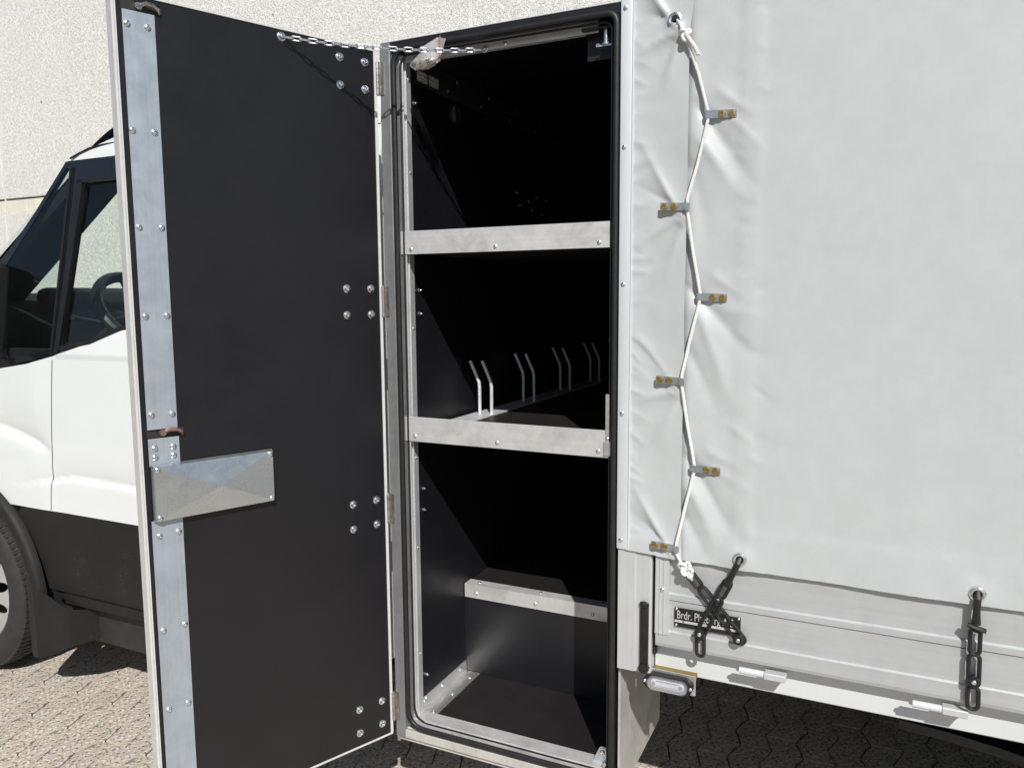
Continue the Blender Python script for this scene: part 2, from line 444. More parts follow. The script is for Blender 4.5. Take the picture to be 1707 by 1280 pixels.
WY = 4.0
wall = empty('building_wall', (-3.14, WY, GZ))
tag(wall, 'rough-cast beige concrete building wall with smooth horizontal band behind the truck', 'wall')
PNW = 6.34
for i in range(-2, 3):
    x0 = -3.14 + i * PNW + .012; x1 = x0 + PNW - .024
    MB().box(x0, x1, WY, WY + .15, GZ, 2.635, .006).obj('panel', 'roughcast', wall)
    MB().box(x0, x1, WY + .012, WY + .15, 2.637, 2.782, .003).obj('band', 'smooth_band', wall)
    MB().box(x0, x1, WY, WY + .15, 2.800, 7.5, .006).obj('panel', 'roughcast', wall)
    MB().box(x1 + .0015, x1 + .0225, WY + .010, WY + .14, GZ, 7.5).obj('joint', 'joint_putty', wall)
MB().box(-3.14 - 2 * PNW, -3.14 + 3 * PNW, WY + .151, WY + .4, GZ, 7.5).obj('backing', 'joint_putty', wall)

# ================================================================== TRUCK
truck = empty('truck', (-1.6, 1.2, GZ))
tag(truck, 'white light truck with open black tool locker and grey tarpaulin side', 'truck')
YF = 2.40                                                # far side of the body
# ---------------------------------------------------------------- locker carcass
XL, XR = -1.247, -.606
lb = MB().box(-1.300, XL, .052, YF, .27, 2.296).obj('locker_front_wall', 'ply', truck)
MB().box(-1.306, -1.3005, .0, YF, .245, 2.31, .002).obj('outer_skin', 'white_paint', lb)
rb = MB().box(XR, -.580, .03, YF, .64, 2.296).obj('locker_rear_wall', 'ply', truck)
MB().box(XR, -.592, .03, .344, .27, .6398).obj('lower_side', 'ply', rb)
MB().box(XL, XR, YF - .03, YF, .62, 2.296).obj('locker_far_wall', 'ply', truck)
MB().box(-1.2995, -.581, .02, YF, 2.2965, 2.311, .002).obj('locker_roof', 'ply', truck)
MB().box(XL, XR, .012, .36, .272, .303).obj('locker_floor', 'ply_floor', truck)
MB().box(XL, XR, .345, .360, .3035, .598).obj('locker_riser', 'ply', truck)
MB().box(XL, XR, .345, YF - .031, .5985, .618).obj('locker_deck', 'ply_floor', truck)
MB().box(-1.2995, -.5925, .003, .455, .226, .2715, .002).obj('locker_underside', 'side_plate', truck)
sp = MB().box(-.5915, -.586, .012, .452, .226, .655, .001).obj('locker_side_plate', 'side_plate', truck)
MB().box(-1.30, -.592, .449, .455, .2725, .6).obj('locker_back_plate', 'side_plate', truck)
# edge angle of the deck
ea = MB().box(XL + .003, XR - .002, .340, .3445, .575, .6225).box(XL + .003, XR - .002, .3446, .385, .6185, .6225).obj('edge_angle', 'alu_x', truck)
for x in (-1.20, -.98, -.78, -.66): inst('rivet', RIVET, ea, (x, .340, .592), (0, -1, 0))
for x in (-1.20, -.97, -.76): inst('rivet', RIVET, ea, (x, .366, .6225), (0, 0, 1))
# floor angle along the left wall
fa = MB().box(XL + .0005, XL + .004, .034, .343, .3035, .345, .0005).box(XL + .0041, XL + .056, .034, .343, .3035, .3072, .0005).obj('floor_angle', 'alu_bright', truck)
for y in (.07, .18, .30): inst('rivet', RIVET, fa, (XL + .004, y, .329), (1, 0, 0))
for y in (.06, .18, .30): inst('rivet', RIVET, fa, (XL + .040, y, .3072), (0, 0, 1))
# shelves
for zb, z0, z1, rz in ((1.729, 1.7235, 1.7895, 1.737), (1.184, 1.1785, 1.2515, 1.195)):
    sh = MB().box(XL, XR, .0045, YF - .031, zb, zb + .021).obj('shelf', 'ply_floor', truck)
    st = MB().box(XL - .003, XR - .005, -.0005, .004, z0, z1, .0008).obj('shelf_edge', 'alu_x', truck)
    MB().box(XR - .0045, XR - .0005, -.002, .004, z0, z1).obj('end_angle', 'keeper', st)
    for x in (-1.215, -.945, -.648): inst('rivet', RIVET, st, (x, -.0005, rz), (0, -1, 0))
# bicycle hook rail on the middle shelf
hr = MB().box(-1.222, -1.142, .0, 2.2, 1.2055, 1.211, .001).xf(lambda p: (p.x + .012 * (p.y - .4), p.y + .04, p.z)).obj('hook_rail', 'zinc_rod', truck)
for y in (.37, .72, 1.09, 1.46, 1.82):
    for dx in (-.0, .038):
        x = -1.193 + dx + .006 * (y - .4)
        pts = [(x, y + dx * .35, 1.211), (x, y + dx * .35, 1.300), (x - .002, y + dx * .35, 1.318), (x - .009, y + dx * .35, 1.334), (x - .034, y + dx * .35, 1.388)]
        MB().tube(pts, .0058, 8).obj('hook', 'zinc_rod', hr)
# metal strip with stickers high on the front wall
ts = MB().box(XL + .0005, XL + .0035, .09, 2.3, 2.222, 2.295).obj('wall_strip', 'strip_dark', truck)
for k in range(8):
    y = .335 + k * .226
    inst('rivet', RIVET, ts, (XL + .0035, y, 2.282), (1, 0, 0)); inst('rivet', RIVET, ts, (XL + .0035, y - .06, 2.240), (1, 0, 0))
for y in (.125, .19):
    MB().box(XL + .0036, XL + .0042, y - .028, y + .028, 2.231, 2.262).obj('sticker', 'sticker', ts)
MB().tube([(XL + .001, .325 + .03 * cos(a), 2.18 + .03 * sin(a)) for a in [2 * pi * i / 24 for i in range(24)]], .003, 6, True).obj('cable_hole_ring', 'seal', truck)
pl = MB().add([(XL + .0015, .325 + .021 * cos(a), 2.18 + .026 * sin(a)) for a in [2 * pi * i / 20 for i in range(20)]], [list(range(20))]).obj('cable_hole', 'dark_steel', truck)
MB().add([(XL + .0022, .318 + .020 * cos(a) - (.011 if cos(a) > 0 else 0) * cos(a), 2.180 + .026 * sin(a)) for a in [2 * pi * i / 24 for i in range(24)]], [list(range(24))]).obj('hole_sun_crescent', 'keeper', truck)  # pale shape standing in for sunlight seen through the cable hole
for y, z in ((.09, 1.622), (.09, 1.552), (.09, 1.013), (.09, .946), (.088, .409), (.082, 2.163), (.078, .336)):
    inst('nut', NUT, lb, (XL, y, z), (1, 0, 0), scale=.72)
for y, z in ((.786, 2.051), (.90, 2.03), (.978, 2.051), (1.077, 2.052), (.817, 2.006), (.93, 2.0), (1.03, 1.99)):
    inst('nut', NUT, lb, (XL, y, z - .06), (1, 0, 0), scale=.7)

# ---------------------------------------------------------------- locker opening frame
fr = empty('locker_frame', (-.95, 0, .25), truck)
MB().box(-1.300, -1.266, -.012, .051, .245, 2.3095, .002).box(-1.2655, -1.2445, .004, .03, .28, 2.285).obj('hinge_jamb', 'jamb', fr)
MB().box(-1.2442, -1.2405, .002, .056, .306, 2.275, .0008).box(-1.2404, -1.232, .002, .0055, .306, 2.275, .0008).box(-1.2404, -1.2365, .024, .028, .306, 2.275, .0008).obj('inner_angle', 'alu_z', fr)
MB().box(-1.299, -.592, -.010, .0025, .245, .2705, .0012).obj('bottom_rail', 'side_plate', fr)
MB().box(-1.2435, XR - .002, .002, .055, .3035, .3075, .0008).box(-1.2435, XR - .002, -.001, .0018, .285, .3075, .0005).obj('sill_angle', 'alu_x', fr)
MB().box(-1.299, -.593, -.006, .018, 2.285, 2.3115, .002).obj('top_rail', 'black_trim', fr)
MB().box(-1.299, -.593, -.0085, .016, 2.3117, 2.3145, .0008).obj('top_trim', 'white_profile', fr)
MB().box(-1.235, -.66, .022, .058, 2.266, 2.270).box(-1.235, -.66, .019, .0218, 2.258, 2.292).obj('head_angle', 'alu_x', fr)
for x in (-1.2, -1.05, -.92, -.7): inst('rivet', RIVET, fr, (x, .019, 2.268), (0, -1, 0))
MB().box(-.6055, -.598, -.006, .03, .28, 2.29, .001).obj('latch_jamb', 'black_trim', fr)
for z in (2.24, 1.98, 1.53, 1.14, .86, .52): inst('rivet', RIVET, fr, (-1.2405, .045, z - .02), (1, 0, 0), scale=.8)
path = rounded([(-1.2555, .286), (-.603, .286), (-.603, 2.289), (-1.2555, 2.289)], [.06, .03, .03, .045], 8)
path = resample(path, .05)
sl = MB().tube([(x, -.010, z) for x, z in path], 0.0072, 12, True, sx=1.15, up=(0, 1, 0)).obj('door_seal', 'seal', fr)
MB().tube([(x, .0, z) for x, z in resample(rounded([(-1.2385, .303), (-.617, .303), (-.617, 2.273), (-1.2385, 2.273)], [.05, .025, .025, .035], 8), .05)], .0032, 8, True, up=(0, 1, 0)).obj('seal_lip', 'seal', sl)
# keepers on the latch side
k1 = MB().box(-.628, -.6165, -.003, .012, 1.213, 1.347, .0008).box(-.632, -.607, -.0045, -.0032, 1.185, 1.222).obj('latch_keeper', 'keeper', truck)
inst('rivet', RIVET, k1, (-.622, -.003, 1.23), (0, -1, 0), scale=.8)
k2 = MB().box(-.70, -.612, .004, .05, 2.262, 2.2655).box(-.70, -.612, .0505, .0535, 2.20, 2.262).obj('latch_keeper', 'black_trim', truck)
MB().cyl((-.640, .02, 2.262), (-.640, .02, 2.228), .0065, n=12).cyl((-.640, .02, 2.229), (-.640, .02, 2.225), .011, n=12).box(-.665, -.655, .012, .03, 2.221, 2.229, .001).box(-.655, -.625, .016, .024, 2.222, 2.226).obj('latch_pin', 'zinc', k2)
k3 = MB().prism(rounded([(-.668, .3085), (-.612, .3085), (-.612, .33), (-.63, .352), (-.648, .352)], .006, 3), lambda u, w, h: (u, h, w), .030, .034).obj('latch_keeper', 'galv_sheet', truck)
inst('bolt', BOLT, k3, (-.640, .030, .338), (0, -1, 0)); inst('bolt', BOLT, k3, (-.624, .030, .322), (0, -1, 0))
MB().cyl((-.624, .03, .318), (-.624, .0, .318), .007, n=12).obj('latch_pin', 'zinc', k3)

# ---------------------------------------------------------------- open locker door (hinged about the left jamb)
HP = V((-1.298, -.004, 0)); DU = V((-.401, -.916, 0)).normalized(); DN = V((.916, -.401, 0)).normalized()
D = lambda u, n, z: HP + DU * u + DN * n + V((0, 0, z))
Df = lambda p: D(p.x, p.y, p.z)                          # local (u, n, z) -> world
z0, z1, u0, u1 = .258, 2.290, .020, .700
door = MB().box(u0 + .003, u1 - .003, -.034, -.0005, z0 + .003, z1 - .003).xf(Df).obj('locker_door', 'ply', truck)
MB().box(u0, u1, -.038, -.0345, z0, z1).xf(Df).obj('outer_skin', 'white_paint', door)
tr = MB()
tr.box(u1 - .0028, u1 + .003, -.040, .0022, z0, z1, .0008).box(u1 - .0065, u1 - .003, -.0002, .0020, z0, z1)
tr.box(u0 - .002, u0 + .0028, -.040, .0022, z0, z1, .0008).box(u0 + .003, u0 + .0070, -.0002, .002, z0, z1)
tr.box(u0, u1 - .003, -.040, .0022, z0 - .0025, z0 + .0026, .0005).box(u0, u1 - .003, -.040, .0022, z1 - .0026, z1 + .002, .0005)
tr.xf(Df).obj('door_trim', 'door_trim', door)
pan = sheet(rounded([(u0 + .022, z0 + .016), (u1 - .02, z0 + .016), (u1 - .02, z1 - .013), (u0 + .022, z1 - .013)], .035, 5),
            [rounded([(.594, 2.2535), (.694 - .012, 2.2535), (.682, 2.276), (.594, 2.276)], .009, 3), rounded([(.594, 1.268), (.682, 1.268), (.682, 1.291), (.594, 1.291)], .009, 3)],
            .2, lambda u, w: D(u, .0016, w), .0018, -DN)
pan.obj('door_panel', 'ply', door, .3)
def dbox(name, m, ua, ub, na, nb, za, zb, ch=.0006): return MB().box(ua, ub, na, nb, za, zb, ch).xf(Df).obj(name, m, door)
dbox('reinforcing_strip', 'galv_z', .611, .681, .0017, .0047, 1.2885, 2.2525)
dbox('reinforcing_strip', 'galv_z', .609, .681, .0017, .0047, 1.1995, 1.2665)
dbox('reinforcing_strip', 'galv_z', .611, .684, .0017, .0047, .262, 1.0645)
for u, z in ((.672, 2.222), (.628, 2.222), (.674, 1.987), (.626, 1.988), (.672, 1.768), (.622, 1.769), (.67, 1.561), (.621, 1.561), (.67, 1.325), (.622, 1.323),
             (.668, 1.026), (.623, 1.028), (.672, .786), (.621, .788), (.67, .579), (.623, .58), (.67, .36), (.623, .36),
             (.667, 1.243), (.624, 1.243), (.667, 1.221), (.624, 1.221)):
    inst('rivet', RIVET_L, door, D(u, .0047, z), DN, rnd.uniform(0, 6))
for z in (2.2515, 1.626, 1.005, .3765):
    for u, dz in ((.134, 0), (.0565, 0), (.135, -.0735), (.057, -.0735)):
        inst('bolt', BOLT, door, D(u, .0017, z + dz), DN, rnd.uniform(0, 6))
# folded cover plate with a shallow pyramid
cu0, cu1, cz0, cz1 = .374, .679, 1.062, 1.2035
cp = MB(); q = [(cu0, .006, cz0), (cu1, .006, cz0), (cu1, .006, cz1), (cu0, .006, cz1)]
i4 = [(cu0 + .004, .0195, cz0 + .004), (cu1 - .004, .0195, cz0 + .004), (cu1 - .004, .0195, cz1 - .004), (cu0 + .004, .0195, cz1 - .004)]
cp.add(q + i4 + [((cu0 + cu1) / 2 - .004, .0350, (cz0 + cz1) / 2)], [[0, 1, 5, 4], [1, 2, 6, 5], [2, 3, 7, 6], [3, 0, 4, 7], [4, 5, 8], [5, 6, 8], [6, 7, 8], [7, 4, 8], [3, 2, 1, 0]])
cp.xf(Df).obj('lock_cover', 'galv_sheet', door, .02)
for u in (cu0 + .011, cu1 - .011):
    for z in (cz0 + .011, cz1 - .011): inst('rivet', RIVET_L, door, D(u, .0197, z), DN, rnd.uniform(0, 6))
# rotary latch hooks showing in the slots
for z in (2.265, 1.2795):
    pts = [D(.640, -.004, z - .004), D(.638, .006, z + .004), D(.630, .012, z + .007), D(.616, .013, z + .006), D(.604, .010, z - .001), D(.600, .004, z - .008)]
    hk = MB().tube(pts, [.006, .006, .0055, .005, .0048, .004], 10, sx=.8); hk.cyl(D(.646, -.01, z), D(.646, .008, z), .008, n=12)
    hk.obj('latch_hook', 'brown_steel' if z < 2 else 'steel', door)
    dbox('latch_slot', 'dark_steel', .594, .682, -.0004, -.0001, z - .012, z + .012, 0)
# hinges: knuckles round a pin, leaves
for z in (2.215, 1.590, .972, .345):
    hg = MB().cyl((-1.3045, -.0165, z - .046), (-1.3045, -.0165, z + .046), .0045, n=10).obj('hinge', 'steel', truck)
    for k in range(5):
        za = z - .045 + k * .018
        MB().cyl((-1.3045, -.0165, za), (-1.3045, -.0165, za + .0172), .0085, n=14).obj('knuckle', 'steel', hg)
    MB().box(-1.3035, -1.2855, -.0155, -.0125, z - .044, z + .044).obj('leaf', 'steel', hg)
# safety chain from the door to the locker head
ca, cb = D(.297, .011, 2.268), V((-.988, .012, 2.2585))
ch = empty('safety_chain', tuple(ca), truck)
NL = 25; lnk = MB(); a, w = .0085, .0042
lnk.tube([(a * cos(t) * 0 + (a if cos(t) > 0 else -a) * (1 if abs(cos(t)) > 1e-6 else 0) + w * cos(t), w * 1.15 * sin(t), 0) for t in [2 * pi * (i + .5) / 16 for i in range(16)]], .0019, 7, True)
LINK = lnk.mesh('link', 'zinc')
for i in range(NL):
    t = (i + .5) / NL; p = ca.lerp(cb, t) - V((0, 0, .012 * 4 * t * (1 - t)))
    d = (cb - ca).normalized(); d.z -= .012 * 4 * (1 - 2 * t) / (cb - ca).length; d.normalize()
    y = d.cross(V((0, 0, 1))).normalized(); z = d.cross(y)
    R = Matrix((d, y, z)).transposed().to_4x4() @ Matrix.Rotation(pi / 2 * (i % 2) + .5, 4, 'X')
    o = bpy.data.objects.new('link', LINK); COL.objects.link(o); child(o, ch); o.matrix_basis = Matrix.Translation(p) @ R
inst('anchor_bolt', BOLT, ch, D(.300, .0017, 2.270), DN); inst('anchor_bolt', BOLT, ch, cb + V((.008, .0065, .002)), (0, -1, 0), scale=.8)

# ---------------------------------------------------------------- corner profile, posts, board, rail
cp = MB().box(-.592, -.5625, -.013, .012, .9425, 2.75, .0025, 2).box(-.5622, -.5585, -.0135, -.004, .9425, 2.75, .001).obj('tarp_profile', 'white_profile', truck)
for z in (2.294, 1.966, 1.630, 1.301, .967, 2.62): inst('rivet', RIVET, cp, (-.580, -.013, z), (0, -1, 0), rnd.uniform(0, 6))
MB().prism([(-.5915, .0), (-.5885, -.007), (-.543, -.007), (-.540, -.004), (-.504, -.004), (-.4985, .0), (-.4985, .03), (-.5915, .03)],
           lambda u, w, h: (u, w, h), .612, .958).obj('corner_post', 'post', truck, .25)
def board_profile():
    P = [(.012, 1.12), (.0045, 1.118), (.0045, .8405), (-.0012, .8362), (-.0012, .8212), (.005, .8207), (.005, .8187), (-.0012, .8182),
         (-.0012, .7395), (-.0058, .7358), (-.0058, .703), (-.003, .694), (.018, .690)]
    out = []
    for (a, b) in zip(P, P[1:]):
        n = max(1, int(abs(a[1] - b[1]) / .012)); out += [(a[0] + (b[0] - a[0]) * k / n + (.0006 * (k % 2) if 0 < k else 0), a[1] + (b[1] - a[1]) * k / n) for k in range(n)]
    return out + [P[-1]]
BX1 = 2.2
db = MB().extrude_x(board_profile(), -.4865, BX1).box(-.4865, BX1, .019, .030, .69, 1.12).obj('drop_side', 'board', truck, .2)
ce = MB().box(-.4885, -.452, -.0078, .003, .7275, .955, .0012).box(-.4775, -.4745, -.0095, -.0076, .7275, .953, .0005).box(-.4665, -.4635, -.0095, -.0076, .7275, .953, .0005).obj('end_cap', 'post', db, .3)
inst('rivet', RIVET, db, (-.470, -.0078, .848), (0, -1, 0))
MB().box(-.4975, -.4895, .012, .03, .66, 1.1).obj('gap_rubber', 'seal', truck)
MB().box(-.4985, BX1, .035, .06, .607, .6995, .003).obj('side_rail', 'rail_paint', truck)
MB().box(-.58, BX1, .062, YF - .06, .63, .66).obj('deck_plate', 'dark_steel', truck)
MB().box(-.5795, BX1, YF - .06, YF, .622, 1.12).obj('far_drop_side', 'board', truck)
for x in (-.216, .168, .552, .936):
    h = MB().cyl((x - .056, -.006, .6715), (x + .002, -.006, .6715), .0085, n=14).obj('board_hinge', 'white_profile', truck)
    MB().box(x + .0025, x + .054, -.014, .020, .662, .679, .002).obj('hinge_block', 'post', h)
    MB().cyl((x - .064, -.006, .6715), (x - .0565, -.006, .6715), .0035, .005, n=8).obj('hinge_pin', 'zinc', h)
# chassis under the bed, and added boxes that block light
for y in (.75, 1.55): MB().box(-4.0, BX1, y, y + .08, .36, .60).obj('chassis_beam', 'dark_steel', truck)
MB().box(-.56, 2.1, YF - .45, YF - .08, -.02, .60, .02).obj('far_light_blocker', 'dark_steel', truck)  # added unseen box, blocks far-side light so the ground below stays dark
MB().box(-3.17, -2.55, .17, .85, .15, .40, .02).obj('sill_light_blocker', 'dark_steel', truck)  # added filler, stops a sun patch in the shadow behind the mud flap
g = MB(); pts = [(.10 + .115 * i, .0, .474 - .004 * i - .0035 * i * i) for i in range(9)]
for i in range(8):
    a, b = pts[i], pts[i + 1]
    g.add([(a[0], .29, a[2]), (b[0], .29, b[2]), (b[0], .62, b[2]), (a[0], .62, a[2]), (a[0], .29, a[2] - .025), (b[0], .29, b[2] - .025)], [[0, 1, 2, 3], [0, 4, 5, 1]])
g.obj('mudguard', 'seal', truck)
# black hold-back strap on the post
rs = MB().box(-.5265, -.5035, -.013, -.0075, .632, .802, .002, 2).cyl((-.515, -.018, .628), (-.515, .006, .628), .0125, n=18)
for k in range(10):
    a = 2 * pi * k / 10; rs.cyl((-.515 + .0115 * cos(a), -.0165, .628 + .0115 * sin(a)), (-.515 + .0115 * cos(a), .004, .628 + .0115 * sin(a)), .0028, n=6)
rs = rs.obj('hold_back_strap', 'rubber', truck)
MB().tube([(-.5255, -.012, .800), (-.5245, -.0135, .8065), (-.515, -.0145, .8095), (-.5055, -.0135, .8065), (-.5045, -.012, .800)], .0028, 8).box(-.524, -.506, -.0155, -.0131, .793, .797, .0008).obj('strap_tip', 'rubber', rs)

def text(name, s, size, m, parent, loc, rx=pi / 2, ry=0, sx=1., depth=.0006, align='LEFT'):
    cu = bpy.data.curves.new('t', 'FONT'); cu.body = s; cu.size = size; cu.extrude = depth; cu.align_x = align; cu.resolution_u = 3
    cu.space_character = 1.0
    to = bpy.data.objects.new('t', cu); COL.objects.link(to)
    dg = bpy.context.evaluated_depsgraph_get(); me = bpy.data.meshes.new_from_object(to.evaluated_get(dg))
    bpy.data.objects.remove(to)
    me.transform(Matrix.Translation(V(loc)) @ Matrix.Rotation(ry, 4, 'Y') @ Matrix.Rotation(rx, 4, 'X') @ Matrix.Diagonal((sx, 1, 1, 1)))
    me.materials.clear(); me.materials.append(MT[m]); me.name = name
    o = bpy.data.objects.new(name, me); COL.objects.link(o); child(o, parent); return o
text('lettering', 'armaton', .020, 'black_trim', rs, (-.5085, -.0132, .648), ry=-pi / 2, sx=1.05, depth=.0007)

# name plate on the board
np_ = MB().box(-.437, -.2725, -.0068, -.0048, .7560, .8065, .0006).obj('name_plate', 'plate_black', truck)
MB().box(-.437, -.2725, -.0047, -.0016, .758, .8045).obj('plate_backing', 'plate_black', np_)
text('lettering', 'Brdr. Plagborg A/S', .030, 'letter', np_, (-.4315, -.0069, .7788), sx=.632, depth=.0005)
MB().box(-.4365, -.416, -.0073, -.0069, .7680, .7742).obj('print_block', 'print_row', np_)
MB().box(-.413, -.274, -.0073, -.0069, .7680, .7742).obj('print_block', 'print_row', np_)
for x, z in ((-.4325, .8025), (-.277, .8025), (-.4325, .7600), (-.355, .7600), (-.277, .7600)): inst('rivet', RIVET, np_, (x, -.0068, z), (0, -1, 0), scale=.55)

# side marker lamp under the rail
lp = MB().box(-.5205, -.3835, .0125, .0155, .567, .6205, .0008).obj('marker_lamp', 'keeper', truck)
MB().box(-.4965, -.3835, .0158, .040, .6075, .6205).obj('lamp_bracket', 'gold_reflection', lp)  # bracket with its reflection put into the colour
def stadium(cx, cz, w, h, n=10): return [(cx + (w / 2 - h / 2) * (1 if cos(t) > 0 else -1) + h / 2 * cos(t), cz + h / 2 * sin(t)) for t in [2 * pi * (i + .5) / (4 * n) for i in range(4 * n)]]
F = lambda u, w, h: (u, h, w)
MB().prism(stadium(-.4525, .593, .130, .042), F, .012, -.008).obj('lamp_housing', 'black_trim', lp)
MB().prism(stadium(-.4525, .593, .106, .036), F, -.0081, -.016).prism(stadium(-.4525, .593, .100, .030), F, -.0161, -.019).obj('lens', 'lens', lp)
MB().prism(stadium(-.4525, .593, .088, .022), F, -.0082, -.0095).box(-.486, -.419, -.0125, -.0096, .588, .598).cyl((-.488, -.0096, .593), (-.488, -.0135, .593), .007, n=14).cyl((-.417, -.0096, .593), (-.417, -.0135, .593), .007, n=14).obj('reflector', 'lamp_white', lp)
for w_, h_ in ((.094, .026), (.064, .0135)): MB().tube([(x, -.0105, z) for x, z in stadium(-.4525, .593, w_, h_)], .0011, 6, True).obj('lens_rib', 'lamp_grey', lp)
for x in (-.488, -.417): MB().lathe([(.0055, -.0142), (.0035, -.0146), (.0001, -.0142)], (x, 0, .593), (0, 1, 0), 12).obj('led', 'lamp_grey', lp)
for x in (-.5125, -.3925): inst('rivet', RIVET, lp, (x, -.008, .593), (0, -1, 0), scale=.75)

# ---------------------------------------------------------------- tarpaulin
def ridge(x, z, p, q, w, A, w2=None):
    dx, dz = q[0] - p[0], q[1] - p[1]; L2 = dx * dx + dz * dz
    t = ((x - p[0]) * dx + (z - p[1]) * dz) / L2; tc = min(1., max(0., t))
    ww = w + ((w2 if w2 else w) - w) * tc
    d2 = (x - p[0] - tc * dx) ** 2 + (z - p[1] - tc * dz) ** 2
    return A * exp(-(sqrt(d2 + (ww * .25) ** 2) - ww * .25) / (ww * .85)) * (1 - .75 * tc)
NZ = lambda x, z, s, o: noise.noise(V((x * s, z * s, o)))
CLR = [(-.370, 2.022), (-.372, 1.597), (-.378, 1.174)]   # right-hand clips (inner ends)
CLL = [(-.440, 1.813), (-.445, 1.392), (-.450, .969)]    # left-hand clips
FOLDS = []; rf_ = random.Random(21); J = lambda a: rf_.uniform(-a, a)
for i, (x, z) in enumerate(CLR):
    k = rf_.uniform(.8, 1.25)
    FOLDS += [((x - .03 + J(.01), z + .02), (x + .08 + J(.02), z - .15 + J(.04)), .014, .0060 * k, .020), ((x - .02, z - .05 + J(.02)), (x + .055 + J(.02), z - .21 + J(.04)), .012, -.0046 * k, .020),
              ((x + .02, z + .05 + J(.015)), (x + .09, z + .0 + J(.03)), .011, -.0024, .012), ((x - .045, z - .10 + J(.03)), (x + .01 + J(.02), z - .27 + J(.04)), .014, .0042 * k, .022),
              ((x + .05, z - .02 + J(.02)), (x + .12, z - .06 + J(.03)), .009, -.0020, .012), ((x - .03, z + .06 + J(.02)), (x + .03 + J(.02), z + .17), .010, .0024 * k, .016)]
for k in range(34):
    z = .98 + k * .052 + J(.02); sg = rf_.choice((1, -1, 1)); xx = -.300 if rf_.random() < .55 else -.256
    FOLDS.append(((xx + J(.006), z), (xx + sg * rf_.uniform(.015, .05), z + J(.03)), rf_.uniform(.004, .007), rf_.uniform(.0006, .0018) * rf_.choice((1, -1)), .009))
FLAPF = []
for i, (x, z) in enumerate(CLL + [(-.458, 2.247)]):
    k = rf_.uniform(.7, 1.2)
    FLAPF += [((x - .005, z - .01), (x - .115, z + .16 + J(.05)), .010, .0062 * k, .016), ((x - .02, z + .01), (x - .115, z + .07 + J(.04)), .009, -.0038 * k, .013),
              ((x - .01, z - .03), (x - .115, z - .055 + J(.04)), .008, .0042 * k, .012), ((x + .0, z - .05), (x - .115, z - .17 + J(.05)), .011, -.0042 * k, .017),
              ((x + .012, z - .02), (x - .03 + J(.02), z - .16 + J(.03)), .010, .0046 * k, .016)]
rn = random.Random(11)
for k in range(44):
    z = .95 + k * .037 + rn.uniform(-.012, .012)
    FLAPF.append(((-.563, z), (-.563 + rn.uniform(.02, .06), z + rn.uniform(-.035, .03)), rn.uniform(.004, .008), rn.uniform(.0012, .0042) * rn.choice((1, 1, -1)), rn.uniform(.006, .012)))
def main_y(x, z):
    y = .0005 + .0022 * NZ(x, z, 2.1, 3.3) + .0010 * NZ(x, z * .7, 6.5, 1.3)
    k = max(0., min(1., (-.20 - x) / .1))
    if x < -.12:
        for p, q, w, A, w2 in FOLDS:
            if abs(z - p[1]) < .35: y += 2.0 * ridge(x, z, p, q, w, A, w2)
        y += k * .0012 * NZ(x, z, 22, 5.1)
    for sx in (-.300, -.256): y -= .0022 * (1 / (1 + exp(max(-40., min(40., -(x - sx) / .0025))))) * (1 if sx < -.28 else -1)
    hz = 1.030 - .012 * (x + .36) if x < .2 else 1.02
    y -= .0016 / (1 + exp(max(-40., min(40., (z - hz) / .003))))
    if z < 1.05:
        for ex, ez in ((-.277, .958), (.225, .951), (.727, .951), (1.23, .951)):
            d = hypot(x - ex, z - ez); y -= .0045 * exp(-d * d / .0016); y += .0032 * exp(-((x - ex) ** 2 / .0005 + (z - ez - .04) ** 2 / .0008))
        y += (1.05 - z) * .03 * NZ(x, 0, 5, 9.1) - (1.05 - z) * .02
    return y - .006 + .013 / (1 + exp(min(40., (x + .428) / .003)))
def edge_bot(x): return .934 - .010 * (1 - exp(-(x + .42) / .25)) + .0022 * NZ(x, 0, 9, 2.2) + .0008 * NZ(x, 0, 60, 4.2)
bt = [(-.445 + (2.2 + .445) * i / 330, 0) for i in range(331)]; bt = [(x, edge_bot(max(x, -.43))) for x, _ in bt]
eyes = [(-.277, .958), (.225, .951), (.727, .951), (1.23, .951)]
circ = lambda cx, cz, r, n=16: [(cx + r * cos(2 * pi * i / n), cz + r * sin(2 * pi * i / n)) for i in range(n)]
fine = [p for p in bt if p[0] <= .46]; xs = fine[-1][0]
t1 = sheet(fine + [(xs, 2.75), (-.445, 2.75)], [circ(x, z, .009) for x, z in eyes[:2]], .0105, lambda x, z: (x, main_y(x, z), z))
rest_b = [p for p in bt if p[0] >= xs]
t2 = sheet(rest_b + [(2.2, 2.75), (xs, 2.75)], [circ(x, z, .009) for x, z in eyes[2:]], .03, lambda x, z: (x, main_y(x, z), z))
tarp = t1.merge(t2).obj('tarpaulin', 'tarp', truck, 1.0)
def flap_y(x, z):
    u = (x + .565) / .143
    y = -.007 - (.006 + .006 * max(0., NZ(.3, z, 3.1, 4.4))) * u * u + .0016 * NZ(x, z, 7, 6.6) + .0008 * NZ(x, z, 24, 2.7)
    for p, q, w, A, w2 in FLAPF:
        if abs(z - p[1]) < .3: y -= 1.7 * ridge(x, z, p, q, w, A, w2) * min(1, .45 + 1.2 * u)
    return min(y, -.0055 - .007 / (1 + exp(max(-40., (z - .985) / .008))))
def flap_edge(z): return -.4235 + .0030 * NZ(0, z, 5, 8.8) + .0045 * max(0, (1.1 - z) / .2) + (.010 * exp(-((z - 2.3) / .06) ** 2))
fl = [(-.566 + .143 * i / 14, .9415 - .0075 * (i / 14) ** 1.3) for i in range(14)] + [(flap_edge(.934 + (2.75 - .934) * i / 160), .934 + (2.75 - .934) * i / 160) for i in range(161)] + [(-.566, 2.75)]
